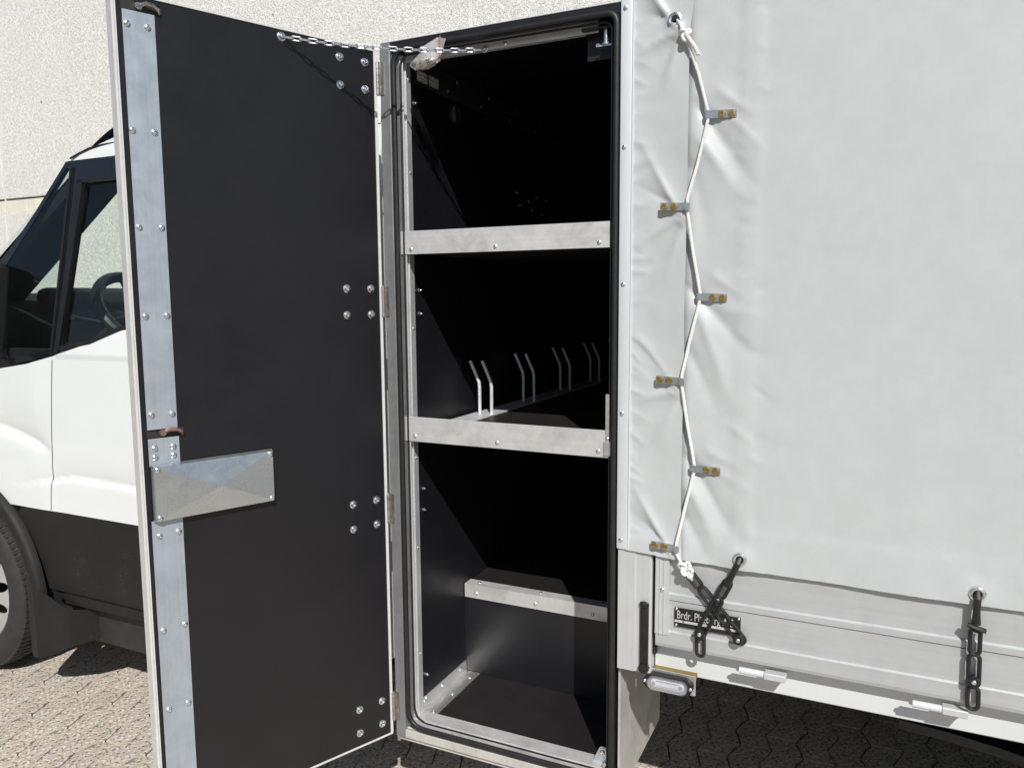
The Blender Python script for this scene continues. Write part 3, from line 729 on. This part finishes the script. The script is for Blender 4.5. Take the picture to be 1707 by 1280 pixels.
MB().merge(sheet(fl, [circ(-.458, 2.247, .009)], .0065, lambda x, z: (x, flap_y(x, z), z))).obj('tarp_flap', 'tarp', truck, 1.0)
MB().box(-.56, 2.2, .004, YF, 2.751, 2.76).obj('tarp_roof', 'tarp', truck); MB().box(-.5795, -.568, .013, YF, 2.312, 2.75).obj('tarp_front', 'tarp', truck)
MB().box(-.56, 2.2, YF, YF + .004, .93, 2.75).obj('far_tarp', 'tarp', truck)
EYE = MB().lathe([(.0085, .002), (.0085, -.001), (.0095, .0026), (.013, .0036), (.0165, .0022), (.0175, 0)], (0, 0, 0), (0, 0, 1), 28).mesh('eyelet', 'zinc')
for x, z in eyes: inst('eyelet', EYE, tarp, (x, main_y(x, z) - .0006, z), (0, -1, 0))
inst('eyelet', EYE, truck, (-.458, flap_y(-.458, 2.247) - .0006, 2.247), (0, -1, 0))
for x, z in eyes + [(-.458, 2.247)]:
    MB().cyl((x, .012, z), (x, .0121, z), .012, n=16).obj('eyelet_hole', 'dark_steel', tarp)
# rope clips: folded strip with two brass rivets
def clip(x, z, s, yf):
    mb = MB().box(0, .060, -.0018, 0, -.0092, .0092, .0016).box(-.011, -.0005, -.0085, -.0068, -.0088, .0088, .001).box(-.0008, .0008, -.0075, 0, -.0075, .0075)
    mb.box(-.0125, -.0108, -.0075, -.0005, -.0075, .0075, .0004)
    y = min(yf(x + s * d, z + e) for d in (-.01, .005, .02, .04, .058) for e in (-.008, .008)) - .0006
    o = mb.xf(lambda p: (x + s * p.x, y + p.y, z + p.z - .0022 * s * p.x / .043)).obj('rope_clip', 'galv_sheet', truck)
    for d in (.0265, .0495): inst('rivet', BRASS, o, (x + s * d, y - .0018, z - .0022 * s * d / .043), (0, -1, 0), rnd.uniform(0, 6))
for (x, z) in ((-.372, 2.023), (-.384, 1.597), (-.390, 1.174)): clip(x, z, 1, main_y)
for (x, z) in ((-.425, 1.812), (-.431, 1.391), (-.437, .967)): clip(x, z, -1, flap_y)

# ================================================================== CAB
CY = .10; WCX, WCZ, WR = -3.716, .296, .396; CW = 2.20; CM = CY + CW / 2
def sy(z): return CY + max(0., z - 1.38) * .15
def side(x, z, off=0.):
    y = sy(z) + off + .010 * ((z - 1.05) / .35) ** 2 * (1 if z < 1.38 else .0) * .6
    return y
def body_y(x, z):
    y = side(x, z)
    # swage above the sill
    ln = .885 - .14 * max(0., -(x + 2.92)) ** 1.0 * (1.2) - .02 * max(0, x + 2.92)
    fade = max(0., min(1., (x + 3.32) / .3))
    d = z - ln
    y += fade * ((.013 * exp(-d / .05) if d > 0 else .013 * exp(d / .007)) - .004)
    # wing bulge in front of the door
    zb = 1.075 - .42 * max(0., (x + 3.42)) ** 1.6
    f2 = max(0., min(1., (-3.02 - x) / .10)) 
    e = z - zb
    y += f2 * ((.020 * exp(-e / .06) if e > 0 else .020 * exp(e / .03)) - .006)
    return y
arch = lambda r, a0, a1, n: [(WCX + r * cos(a0 + (a1 - a0) * i / n), WCZ + r * sin(a0 + (a1 - a0) * i / n)) for i in range(n + 1)]
aw = math.asin((.731 - WCZ) / .575)
belt = [(-3.96, 1.40), (-3.60, 1.335), (-3.334, 1.316), (-3.15, 1.341), (-2.977, 1.379), (-2.80, 1.424), (-2.70, 1.452), (-2.586, 1.484), (-2.45, 1.500), (-1.45, 1.505)]
wh = [(-4.70, .74), (-4.74, 1.0), (-4.55, 1.17), (-4.2, 1.32)] + belt + [(-1.45, .731)] + arch(.575, aw, pi - aw, 24)
def mir(mb): return MB().add([(p.x, 2 * CM - p.y, p.z) for p in mb.v], [f[::-1] for f in mb.f])
sp_ = sheet(wh, [], .0105, lambda x, z: (x, body_y(x, z), z))
cb_ = sp_.obj('cab_side_panel', 'white_paint', truck, 1.2)
mir(sheet(wh, [], .1, lambda x, z: (x, body_y(x, z), z))).obj('cab_side_panel', 'white_paint', truck, 1.2)
gz_ = [.733 + (1.362 - .733) * i / 40 for i in range(41)]; gx_ = lambda z: -3.03 + .10 * (z - .97) - .05 * max(0., .97 - z)
gp_ = MB().add([(gx_(z) + o, body_y(gx_(z), z) - .0009, z) for z in gz_ for o in (-.0019, .0019)], [[2 * i, 2 * i + 1, 2 * i + 3, 2 * i + 2] for i in range(40)])
gp_.obj('door_gap', 'black_trim', cb_)
a2 = math.asin((.378 - WCZ) / .575)
cl = [(-1.45, .378), (-1.45, .729)] + [p for p in arch(.577, aw, a2, 20)]
sheet(cl, [], .05, lambda x, z: (x, side(x, z) - .004 + .0 * x, z)).obj('lower_cladding', 'cladding_dirty', truck)
sill = [(-1.45, .325), (-1.45, .3755), (-3.13, .3755), (-3.10, .352), (-2.95, .338)]
sheet(sill, [], .05, lambda x, z: (x, side(x, z) - .010, z)).obj('sill_trim', 'cladding_dirty', truck)
MB().box(-3.05, -1.45, CY + .02, CY + .35, .33, .372).obj('sill_underside', 'dark_steel', truck)
# wheel arch flare
fl_ = MB(); n = 40; prof = [(.578, .004), (.574, -.018), (.560, -.032), (.538, -.034), (.515, -.024), (.505, .0), (.505, .06)]
angs = [radians(-4) + (pi - radians(2)) * i / n for i in range(n + 1)]
vs_ = [(WCX + r * cos(a), CY + h, WCZ + r * sin(a)) for a in angs for r, h in prof]; m_ = len(prof)
fl_.add(vs_, [[i * m_ + k, (i + 1) * m_ + k, (i + 1) * m_ + k + 1, i * m_ + k + 1] for i in range(n) for k in range(m_ - 1)])
fl_.obj('wheel_arch_flare', 'cladding', truck, 1.0)
MB().add([(WCX + r * cos(a), y, WCZ + r * sin(a)) for a in angs for r, y in ((.54, CY + .0), (.54, CY + .55))], [[2 * i, 2 * i + 2, 2 * i + 3, 2 * i + 1] for i in range(n)]).obj('wheel_housing', 'interior', truck)
# mud flap behind the front wheel
MB().add([(-3.262, .095, .40), (-3.245, .085, .10), (-3.225, .078, .075), (-3.10, .072, .105), (-2.985, .085, .16), (-2.985, .085, .32), (-3.09, .075, .37),
          (-3.20, .115, .40), (-2.76, .30, .30), (-2.80, .30, .21), (-3.16, .26, .10), (-3.19, .072, .385), (-3.17, .062, .085)],
         [[0, 1, 2, 12, 11], [11, 12, 3, 4, 5, 6], [5, 4, 9, 8]]).obj('mud_flap', 'cladding_dirty', truck, .3)
# wheel
wheel = empty('wheel', (WCX, .12, WCZ), truck)
TY = .118
ty = MB(); tp = [(.262, .030), (.275, .004), (.300, -.006), (.335, -.007), (.362, .002), (.380, .016), (.3885, .030), (.3885, .075), (.386, .078), (.386, .084), (.3905, .087), (.3905, .12), (.3905, .155), (.387, .158), (.387, .164), (.3885, .167), (.3885, .205), (.36, .235), (.31, .24), (.262, .21)]
ty.lathe([(r, h) for r, h in tp], (WCX, TY, WCZ), (0, 1, 0), 96)
for i in range(84):
    a = 2 * pi * i / 84
    for h0, h1, da in ((.010, .073, .0), (.170, .225, .03)):
        for a_, b_ in ((a + da, a + da + .052),):
            P8 = []
            for h in (h0, h1):
                r0, r1 = (.372, .3865) if h == h0 and h0 < .1 else (.386, .3965)
                for ang in (a_, b_):
                    P8 += [(WCX + r0 * cos(ang), TY + h, WCZ + r0 * sin(ang)), (WCX + r1 * cos(ang + (.02 if h == h1 else 0)), TY + h, WCZ + r1 * sin(ang + (.02 if h == h1 else 0)))]
            ty.add(P8, [[0, 1, 3, 2], [4, 6, 7, 5], [1, 5, 7, 3], [0, 4, 5, 1], [2, 3, 7, 6]])
ty.obj('tyre', 'tyre', wheel, .5)
rim_o = [(.262 * cos(a), .262 * sin(a)) for a in [2 * pi * i / 64 for i in range(64)]]
holes = []
for k in range(12):
    a = 2 * pi * k / 12 + .1; c = (.195 * cos(a), .195 * sin(a))
    holes.append([(c[0] + .034 * cos(t) * cos(a) - .024 * sin(t) * sin(a), c[1] + .034 * cos(t) * sin(a) + .024 * sin(t) * cos(a)) for t in [2 * pi * i / 16 for i in range(16)]])
def rim_f(u, w):
    r = hypot(u, w); y = .03 if r > .252 else .045 - .035 * exp(-((r - .17) / .06) ** 2); return (WCX + u, TY + y, WCZ + w)
MB().merge(sheet(rim_o, holes, .02, rim_f, .006)).obj('rim', 'rim', wheel, .8)
MB().lathe([(.268, .02), (.262, .012), (.254, .02), (.25, .05), (.245, .15)], (WCX, TY, WCZ), (0, 1, 0), 64).obj('rim_flange', 'rim', wheel)
MB().cyl((WCX, TY + .09, WCZ), (WCX, TY + .12, WCZ), .235, n=32).cyl((WCX, TY + .0, WCZ), (WCX, TY + .09, WCZ), .07, n=20).obj('brake_disc', 'dark_steel', wheel)
for x, y in ((WCX, CY + CW - .24), (1.45, .22), (1.45, YF - .5)):
    w2 = empty('wheel', (x, y, WCZ), truck)
    MB().lathe([(.0001, .05), (.2, .06), (.262, .03), (.30, -.006), (.36, .002), (.3885, .03), (.3925, .12), (.3885, .205), (.36, .235), (.262, .21), (.0001, .2)], (x, y, WCZ), (0, 1, 0), 48).obj('tyre', 'tyre', w2)
    MB().lathe([(.0001, -.006), (.09, -.004), (.12, .03), (.25, .02), (.262, .0)], (x, y + .03 if y < 1.2 else y + .21, WCZ), (0, 1, 0), 32).obj('rim', 'rim', w2)

# glasshouse: black side frame with two openings
qw = rounded([(-3.340, 1.732), (-3.305, 1.352), (-2.994, 1.404), (-2.948, 2.130), (-2.985, 2.128), (-3.150, 1.938)], [.02, .03, .015, .008, .008, 0], 4)
dw = rounded([(-2.862, 2.070), (-2.942, 1.412), (-2.76, 1.444), (-2.587, 1.500), (-2.45, 1.518), (-1.86, 1.522), (-1.92, 2.072)], [.035, .012, .05, .05, .02, .06, .06], 4)
ho = [(-3.96, 1.40), (-3.60, 1.337), (-3.334, 1.318), (-2.977, 1.381), (-2.70, 1.454), (-2.586, 1.486), (-2.45, 1.502), (-1.70, 1.506), (-1.70, 2.156), (-2.716, 2.152), (-2.92, 2.158), (-2.986, 2.155), (-3.154, 1.966), (-3.369, 1.754)]
wf = sheet(ho, [qw, dw], .06, lambda x, z: (x, sy(z) - .001, z), .02)
wfo = wf.obj('window_frame', 'black_gloss', truck, .5)
mir(sheet(ho, [qw, dw], .06, lambda x, z: (x, sy(z) - .001, z), .02)).obj('window_frame', 'black_gloss', truck, .5)
sheet([(p[0], p[1]) for p in qw], [], .1, lambda x, z: (x, sy(z) + .001, z)).obj('quarter_glass', 'glass_dark', truck)
sheet(dw, [], .1, lambda x, z: (x, sy(z) + .012, z)).obj('door_glass', 'glass', truck)
mir(sheet(qw, [], .1, lambda x, z: (x, sy(z) + .001, z))).obj('quarter_glass', 'glass', truck)
mir(sheet(dw, [], .1, lambda x, z: (x, sy(z) + .012, z))).obj('door_glass', 'glass', truck)
bar = lambda P, w, o, o2: MB().merge(sheet(P, [], .08, lambda x, z: (x, sy(z) + o, z), o2))
bar([(-2.992, 1.385), (-2.980, 1.387), (-2.935, 2.130), (-2.947, 2.132)], 0, -.010, .012).obj('window_divider', 'black_trim', wfo, .3)
bar([(-2.972, 1.390), (-2.945, 1.396), (-2.868, 2.075), (-2.905, 2.078)], 0, -.006, .010).obj('window_channel', 'black_trim', wfo, .3)
bar([(-2.905, 2.062), (-1.90, 2.064), (-1.90, 2.080), (-2.905, 2.080)], 0, -.006, .012).obj('window_channel', 'black_trim', wfo, .3)
bar([(-2.96, 1.398), (-2.76, 1.430), (-2.587, 1.486), (-2.45, 1.503), (-1.8, 1.507), (-1.8, 1.522), (-2.45, 1.518), (-2.587, 1.502), (-2.76, 1.447), (-2.96, 1.413)], 0, -.006, .012).obj('window_channel', 'black_trim', wfo, .3)
# door mirror foot
MB().add([(-3.352, .04, 1.755), (-3.315, .04, 1.735), (-3.312, .04, 1.36), (-3.34, .04, 1.325), (-3.45, .02, 1.35), (-3.45, .02, 1.70), (-3.35, .17, 1.755), (-3.315, .16, 1.735), (-3.312, .11, 1.36)],
         [[0, 1, 2, 3, 4, 5], [1, 7, 8, 2], [0, 6, 7, 1]]).obj('mirror_foot', 'black_trim', truck)
MB().box(-3.62, -3.50, -.28, .0, 1.35, 1.78, .03, 3).obj('side_mirror', 'black_trim', truck)
for z_ in (1.45, 1.66): MB().tube([(-3.40, .06, z_), (-3.50, .0, z_), (-3.56, -.06, z_)], .02, 8).obj('mirror_arm', 'black_trim', truck)
# windscreen, pillars, roof
A0, A1 = V((-3.96, 0, 1.40)), V((-2.955, 0, 2.150))
ws = MB(); nW = 12
def wpt(t, s):
    p = A0.lerp(A1, t); ys = sy(p.z); yy = ys + .02 + (2 * CM - 2 * ys - .04) * s; b = 1 - (2 * s - 1) ** 2
    return (p.x - .05 * b, yy, p.z + .02 * b)
ws.add([wpt(i / 6, j / nW) for i in range(7) for j in range(nW + 1)], [[i * (nW + 1) + j, i * (nW + 1) + j + 1, (i + 1) * (nW + 1) + j + 1, (i + 1) * (nW + 1) + j] for i in range(6) for j in range(nW)])
ws.obj('windscreen', 'glass', truck, 1.0)
tm = MB()
for sa_, sb_ in ((.0, .145), (1., .9)):
    tm.add([V(wpt(t_, s_)) + V((.02, 0, -.01)) for t_ in [.1 + .9 * i / 8 for i in range(9)] for s_ in (sa_, (sa_ + sb_) / 2, sb_)], [[3 * i + k, 3 * i + k + 1, 3 * i + k + 4, 3 * i + k + 3] for i in range(8) for k in (0, 1)])
tm.add([V(wpt(t_, j / 12)) + V((.02, 0, -.012)) for t_ in (.95, 1.0) for j in range(13)], [[j, j + 1, 14 + j, 13 + j] for j in range(12)])
tm.obj('windscreen_surround', 'interior', truck, 1.0)
for k in (0, 1):
    f = (lambda y: y) if k == 0 else (lambda y: 2 * CM - y)
    MB().tube([(A0.lerp(A1, t).x + .025, f(sy(A0.lerp(A1, t).z) + .045), A0.lerp(A1, t).z - .035) for t in [i / 8 for i in range(9)]], .028, 10).obj('windscreen_pillar', 'interior', truck)
def zroof(x):
    t = max(0., min(1., (x + 2.95) / .55)); return 2.198 + .150 * (1 - (1 - t) ** 2.0) + .0
rf = MB(); ST = [-2.955 + i * .05 for i in range(31)]; K = 26
for x in ST:
    h = zroof(x)
    for k in range(K + 1):
        a = pi * k / K; c = cos(a); s_ = max(0., sin(a))
        yy = CM - (CM - sy(2.155) + .004) * (abs(c) ** .42) * (1 if c > 0 else -1); rf.v.append(V((x - .05 * s_ ** 2 * max(0, 1 - (x + 2.955) / .7), yy, 2.155 + (h - 2.155) * s_ ** .62)))
rf.f = [[i * (K + 1) + k, (i + 1) * (K + 1) + k, (i + 1) * (K + 1) + k + 1, i * (K + 1) + k + 1] for i in range(len(ST) - 1) for k in range(K)]
ro = rf.obj('cab_roof', 'white_paint', truck, 1.2)
gl_ = [(-2.945, 2.163), (-2.90, 2.180), (-2.846, 2.196), (-2.78, 2.203), (-2.72, 2.205), (-2.2, 2.207), (-1.46, 2.207)]
MB().tube([(x, sy(z) - .012 + .012 * (z - 2.16) / .05, z) for x, z in gl_], .004, 6).obj('roof_gutter', 'cladding', ro)
dfl = MB()
for x in ST[:16]:
    h = zroof(x) + .012 + .030 * sin(pi * min(1, max(0, (x + 2.99) / .75)))
    for k in range(13):
        s_ = k / 12; dfl.v.append(V((x - .07, .29 + (2 * CM - .58) * s_, h - .05 * abs(2 * s_ - 1) ** 6)))
dfl.f = [[i * 13 + k, (i + 1) * 13 + k, (i + 1) * 13 + k + 1, i * 13 + k + 1] for i in range(15) for k in range(12)]
dfl.obj('roof_deflector', 'black_gloss', truck, 1.0)
for z0_, z1_ in ((.35, 1.38), (1.3805, 2.155)):
    MB().add([(-1.45, sy(z0_), z0_), (-1.45, 2 * CM - sy(z0_), z0_), (-1.45, 2 * CM - sy(z1_), z1_), (-1.45, sy(z1_), z1_)], [[0, 1, 2, 3]]).obj('cab_rear_panel', 'white_paint', truck)
for k in (0, 1):
    f = (lambda y: y) if k == 0 else (lambda y: 2 * CM - y)
    MB().add([(-1.7005, f(sy(1.505)), 1.505), (-1.45, f(sy(1.505)), 1.505), (-1.45, f(sy(2.156)), 2.156), (-1.7005, f(sy(2.156)), 2.156)], [[0, 1, 2, 3]]).obj('rear_pillar', 'white_paint', truck)
# bonnet, front, bumper
bn = MB(); BP = [(-3.94, 1.42), (-4.2, 1.335), (-4.55, 1.19), (-4.735, 1.01), (-4.80, .75)]
for x, z in BP:
    for k in range(11):
        s_ = k / 10; b = 1 - (2 * s_ - 1) ** 2; bn.v.append(V((x - .16 * b, CY + .006 + (CW - .012) * s_, z + .06 * b)))
bn.f = [[i * 11 + k, i * 11 + k + 1, (i + 1) * 11 + k + 1, (i + 1) * 11 + k] for i in range(len(BP) - 1) for k in range(10)]
bn.obj('bonnet', 'white_paint', truck, .5)
MB().box(-4.93, -4.35, CY + .01, CY + CW - .01, .22, .745, .06, 3).obj('front_bumper', 'cladding', truck)
# cab interior
MB().box(-4.0, -3.52, CY + .10, CY + CW - .10, 1.20, 1.60, .06, 3).box(-4.05, -3.75, CY + .3, CY + CW - .3, 1.55, 1.635, .03, 2).obj('dashboard', 'interior', truck)
MB().box(-3.62, -3.50, .45, .95, 1.55, 1.66, .04, 3).obj('instrument_hood', 'interior', truck)
MB().box(-4.0, -1.5, CY + .06, CY + CW - .06, .62, .68).obj('cab_floor', 'interior', truck)
MB().box(-3.32, -1.5, CY + .035, CY + .075, .7, 1.40).box(-3.9, -3.2, CY + .03, CY + .09, .7, 1.34).obj('door_card', 'interior', truck)
for y0 in (.35, 1.25):
    s_ = MB().box(-2.55, -2.05, y0, y0 + .55, 1.0, 1.15, .05, 3).obj('cab_seat', 'interior', truck)
    MB().box(-2.12, -1.95, y0, y0 + .55, 1.12, 1.85, .05, 3).obj('backrest', 'interior', s_)
SWC = V((-3.07, .60, 1.545)); sa = V((.78, 0, .62)).normalized(); sb = V((0, 1, 0)); sn = sb.cross(sa)
st_ = MB().tube([SWC + V((-.62, 0, .78)) * .205 * cos(a) * -1 + sb * .205 * sin(a) for a in [2 * pi * i / 40 for i in range(40)]], .025, 10, True).obj('steering_wheel', 'black_trim', truck)
MB().box(-.07, .07, -.06, .06, -.03, .03, .02, 2).xf(lambda p: SWC + V((-.62, 0, .78)) * p.x + sb * p.y + V((-.78, 0, -.62)) * (p.z + .02)).obj('hub', 'interior', st_)
for a in (.25, pi - .25, pi * 1.5):
    MB().tube([SWC + V((-.78, 0, -.62)) * .02, SWC + V((.62, 0, -.78)) * .19 * -sin(a) * -1 + sb * .19 * cos(a)], .017, 8, sx=.5).obj('spoke', 'interior', st_)
MB().tube([SWC + V((-.15, -.06, -.06)), SWC + V((-.16, -.2, -.03)), SWC + V((-.15, -.24, -.02))], [.009, .011, .014], 8).obj('column_stalk', 'black_trim', truck)
MB().tube([SWC + V((-.04, 0, -.02)), SWC + V((-.36, 0, -.20))], .05, 10).obj('steering_column', 'interior', truck)

# ================================================================== LOOSE THINGS
# rope: eight strands, four wound each way, over and under
def braid(path, R=.0037, r=.0017, pitch=.017, step=.0016):
    P = [V(p) for p in path]; L = [0]
    for a, b in zip(P, P[1:]): L.append(L[-1] + (b - a).length)
    n = int(L[-1] / step); mb = MB(); k = 0; C = []
    for i in range(n + 1):
        s = i * step
        while k < len(P) - 2 and s > L[k + 1]: k += 1
        t = (s - L[k]) / (L[k + 1] - L[k]); C.append(P[k].lerp(P[k + 1], t))
    for _ in range(6): C = [C[0]] + [(C[i - 1] + C[i] * 2 + C[i + 1]) / 4 for i in range(1, len(C) - 1)] + [C[-1]]
    fr_ = []; up = V((0, -1, 0))
    for i in range(len(C)):
        d = (C[min(i + 1, len(C) - 1)] - C[max(0, i - 1)]).normalized(); a = (up - d * up.dot(d)).normalized(); fr_.append((a, d.cross(a)))
    for h in (1, -1):
        for q in range(3):
            pts = []
            for i, c in enumerate(C):
                th = h * (2 * pi * i * step / pitch) + q * 2 * pi / 3; rr = R * (.62 + .13 * h * sin(3 * th * 1.0))
                pts.append(c + (fr_[i][0] * cos(th) + fr_[i][1] * sin(th)) * rr)
            mb.tube(pts, r * 1.12, 6)
    return mb.tube(C[::3], R * .6, 6)
fy = lambda x, z: flap_y(x, z)
rp = [(-.446, -.020, 2.238), (-.436, -.026, 2.215), (-.428, -.021, 2.195), (-.402, -.014, 2.12), (-.3765, -.0105, 2.024), (-.378, -.0105, 2.010), (-.40, -.013, 1.91), (-.4205, -.0225, 1.830), (-.4195, -.0225, 1.800),
      (-.405, -.016, 1.70), (-.388, -.0105, 1.606), (-.3885, -.0105, 1.588), (-.410, -.015, 1.49), (-.4265, -.0225, 1.402), (-.4255, -.0225, 1.380), (-.412, -.016, 1.285), (-.394, -.0105, 1.185), (-.3945, -.0105, 1.163),
      (-.416, -.017, 1.06), (-.4325, -.0225, .977), (-.4325, -.0225, .955), (-.42, -.024, .935), (-.408, -.024, .920), (-.400, -.022, .908)]
rope = braid(rp)
def knot(c, s, n=60, ph=0.):
    return [(c[0] + s * (sin(t) + 2 * sin(2 * t + ph)) * .33, c[1] - s * .28 * sin(3 * t), c[2] + s * (cos(t) - 2 * cos(2 * t + ph)) * .36) for t in [2 * pi * i / n for i in range(n)]]
rope.tube(knot((-.431, -.026, 2.207), .013), .0042, 8, True).tube(knot((-.409, -.026, .921), .016, ph=.4), .0044, 8, True).tube(knot((-.398, -.025, .910), .011, ph=1.1), .0042, 8, True)
rope.merge(braid([(-.430, -.030, 2.208), (-.418, -.028, 2.19), (-.408, -.026, 2.175), (-.398, -.025, 2.155)], .0046))
rope.tube([(-.456, .004, 2.250), (-.452, -.012, 2.246), (-.442, -.024, 2.230), (-.436, -.026, 2.214)], .0048, 8)
rope.tube([(-.400, -.024, .912), (-.396, -.028, .902), (-.392, -.024, .893), (-.396, -.016, .899), (-.404, -.018, .912)], .0042, 8)
ro_ = rope.obj('rope', 'rope', None, 1.2)
tag(ro_, 'white braided rope laced in a zigzag down the grey tarpaulin', 'rope')

def strap(path, name, label, eye, peg_i, y0=-.016):
    """rubber link strap: path = list of (x,z) ring end points from the top"""
    mb = MB()
    def ring(a, b, w, r):
        a, b = V((a[0], y0, a[1])), V((b[0], y0, b[1])); d = (b - a).normalized(); s = d.cross(V((0, 1, 0)))
        pts = []
        for i in range(20):
            t = 2 * pi * (i + .5) / 20; e = b - d * w if cos(t) > 0 else a + d * w
            pts.append(e + d * w * cos(t) + s * w * sin(t))
        mb.tube(pts, r, 8, True, up=(0, 1, 0))
    for i in range(len(path) - 1): ring(path[i], path[i + 1], .0105 if i else .0095, .0047)
    return mb
def peg(x, z, parent):
    o = MB().cyl((x, .003, z), (x, -.0245, z), .0062, n=14).lathe([(.0062, -.020), (.0125, -.021), (.0135, -.024), (.0125, -.0275), (.006, -.029), (.0001, -.029)], (x, 0, z), (0, 1, 0), 20).obj('strap_peg', 'rubber', truck)
    inst('rivet', RIVET, o, (x, -.029, z), (0, -1, 0), scale=.85)
def link(a, b, t): return (a[0] + (b[0] - a[0]) * t, a[1] + (b[1] - a[1]) * t)
# strap hanging from the first eyelet, stretched to the left peg
e1, p1 = (-.281, .950), (-.369, .752)
A = [link((-.303, .898), p1, t) for t in (-.02, .30, .62, 1.02)]
s1 = strap([A[0], A[1], A[2], (A[3][0] - .003, A[3][1] - .010)], '', '', None, 0); s1.merge(strap([(-.369, .752), (-.368, .692)], '', '', None, 0, -.014))
s1.tube([(-.277, .006, .960), (-.278, -.010, .958), (-.281, -.019, .948), (-.290, -.019, .925), (-.301, -.018, .902)], [.0068, .0075, .008, .0075, .0085], 10, up=(0, 1, 0))
s1.tube([(-.311, -.022, .903), (-.303, -.024, .896), (-.295, -.022, .890)], .006, 8).tube([(-.299, -.02, .906), (-.307, -.021, .888)], .009, 8)
tag(s1.obj('rubber_strap', 'rubber'), 'black rubber strap from eyelet crossing over the name plate down left, loop hanging', 'strap', 'rubber straps on the drop side')
q0, q1 = (-.399, .901), (-.275, .757)
B = [link(q0, q1, t) for t in (-.02, .22, .50, .78, 1.09)]
s2 = strap(B, '', '', None, 0, -.0095)
tag(s2.obj('rubber_strap', 'rubber'), 'black rubber strap tied to the rope knot, crossing underneath down right', 'strap', 'rubber straps on the drop side')
C_ = [(.2255, .872), (.2255, .815), (.2265, .765), (.227, .742)]
s3 = strap([(.225, .876), (.2255, .816), (.227, .742), (.2285, .690)], '', '', None, 0)
s3.tube([(.225, .006, .955), (.2245, -.010, .953), (.2245, -.019, .942), (.2245, -.019, .915), (.225, -.018, .886)], [.0068, .0075, .008, .0072, .0095], 10, up=(0, 1, 0))
s3.tube([(.209, -.022, .884), (.225, -.026, .880), (.243, -.021, .874)], .0058, 8, sx=.8).tube([(.213, -.02, .874), (.238, -.02, .869)], .005, 8)
tag(s3.obj('rubber_strap', 'rubber'), 'black rubber strap hanging straight down alone at the right', 'strap', 'rubber straps on the drop side')
peg(-.369, .754, truck); peg(-.2745, .757, truck); peg(.2265, .757, truck)

# clear bag of keys hung on the chain
bag = empty('plastic_bag', (-1.14, -.03, 2.22)); tag(bag, 'small clear zip bag holding keys, hung on the door chain', 'bag')
bb = MB(); nb = 18
def bagpt(u, v):                                         # lower gathered pouch, u 0..1 round, v 0..1 down
    r = (.008 + .030 * max(0., sin(pi * min(1, v * .62))) ** 1.2) * (1 - .45 * max(0, v - .75) / .25); a = 2 * pi * u
    k = 1 + .22 * sin(7 * a + 4 * v) * (1 - v * .6) + .15 * noise.noise(V((cos(a) * 2, sin(a) * 2, v * 4)))
    return V((-1.128 - .022 * v + r * k * cos(a) * 1.05, -.030 + r * k * sin(a) * .6, 2.268 - .050 * v))
bb.v = [bagpt(i / 28, j / 12) for j in range(13) for i in range(28)]
bb.f = [[j * 28 + i, j * 28 + (i + 1) % 28, (j + 1) * 28 + (i + 1) % 28, (j + 1) * 28 + i] for j in range(12) for i in range(28)] + [[12 * 28 + i for i in range(28)]]
bb.obj('pouch', 'bag', bag, 1.5)
up_ = MB(); F0 = [V((-1.150, -.034, 2.276)), V((-1.105, -.020, 2.298)), V((-1.072, -.026, 2.286)), V((-1.098, -.036, 2.226)), V((-1.122, -.038, 2.238))]
def q4(u, v): p = F0[0].lerp(F0[1], u).lerp(F0[4].lerp(F0[3], u), v); return p + V((0, .006 * noise.noise(p * 60), 0))
up_.v = [q4(i / 12, j / 12) for j in range(13) for i in range(13)] + [q4(i / 12, j / 12) + V((0, .006, .001)) for j in range(13) for i in range(13)]
up_.f = [[o + j * 13 + i, o + j * 13 + i + 1, o + (j + 1) * 13 + i + 1, o + (j + 1) * 13 + i] for o in (0, 169) for j in range(12) for i in range(12)]
up_.obj('bag_top', 'bag', bag, 1.5)
d_ = V((.018, 0, -.012))
MB().add([F0[1], F0[2] + V((.0, 0, .002)), F0[3] + V((.010, 0, .004)), F0[3] + V((-.002, 0, .002))], [[0, 1, 2, 3]]).xf(lambda p: p + V((0, -.004, 0))).obj('zip_strip', 'bag', bag)
MB().tube([F0[1].lerp(F0[3], t) + V((.012, -.006, .001)) for t in (0, .5, 1)], .0016, 6).obj('zip_bead', 'red_strip', bag)
ky = MB()
for a, b, c in ((-1.158, 2.232, .3), (-1.150, 2.236, -.5), (-1.146, 2.229, .9)):
    ky.tube([(a + .009 * cos(t), -.030 + .004 * sin(t) + c * .004, b + .009 * sin(t)) for t in [2 * pi * i / 14 for i in range(14)]], .0022, 6, True)
    ky.box(a - .003 + c * .01, a + .003 + c * .01, -.032, -.029, b - .006, b + .022)
ky.obj('keys', 'paper_tag', bag)
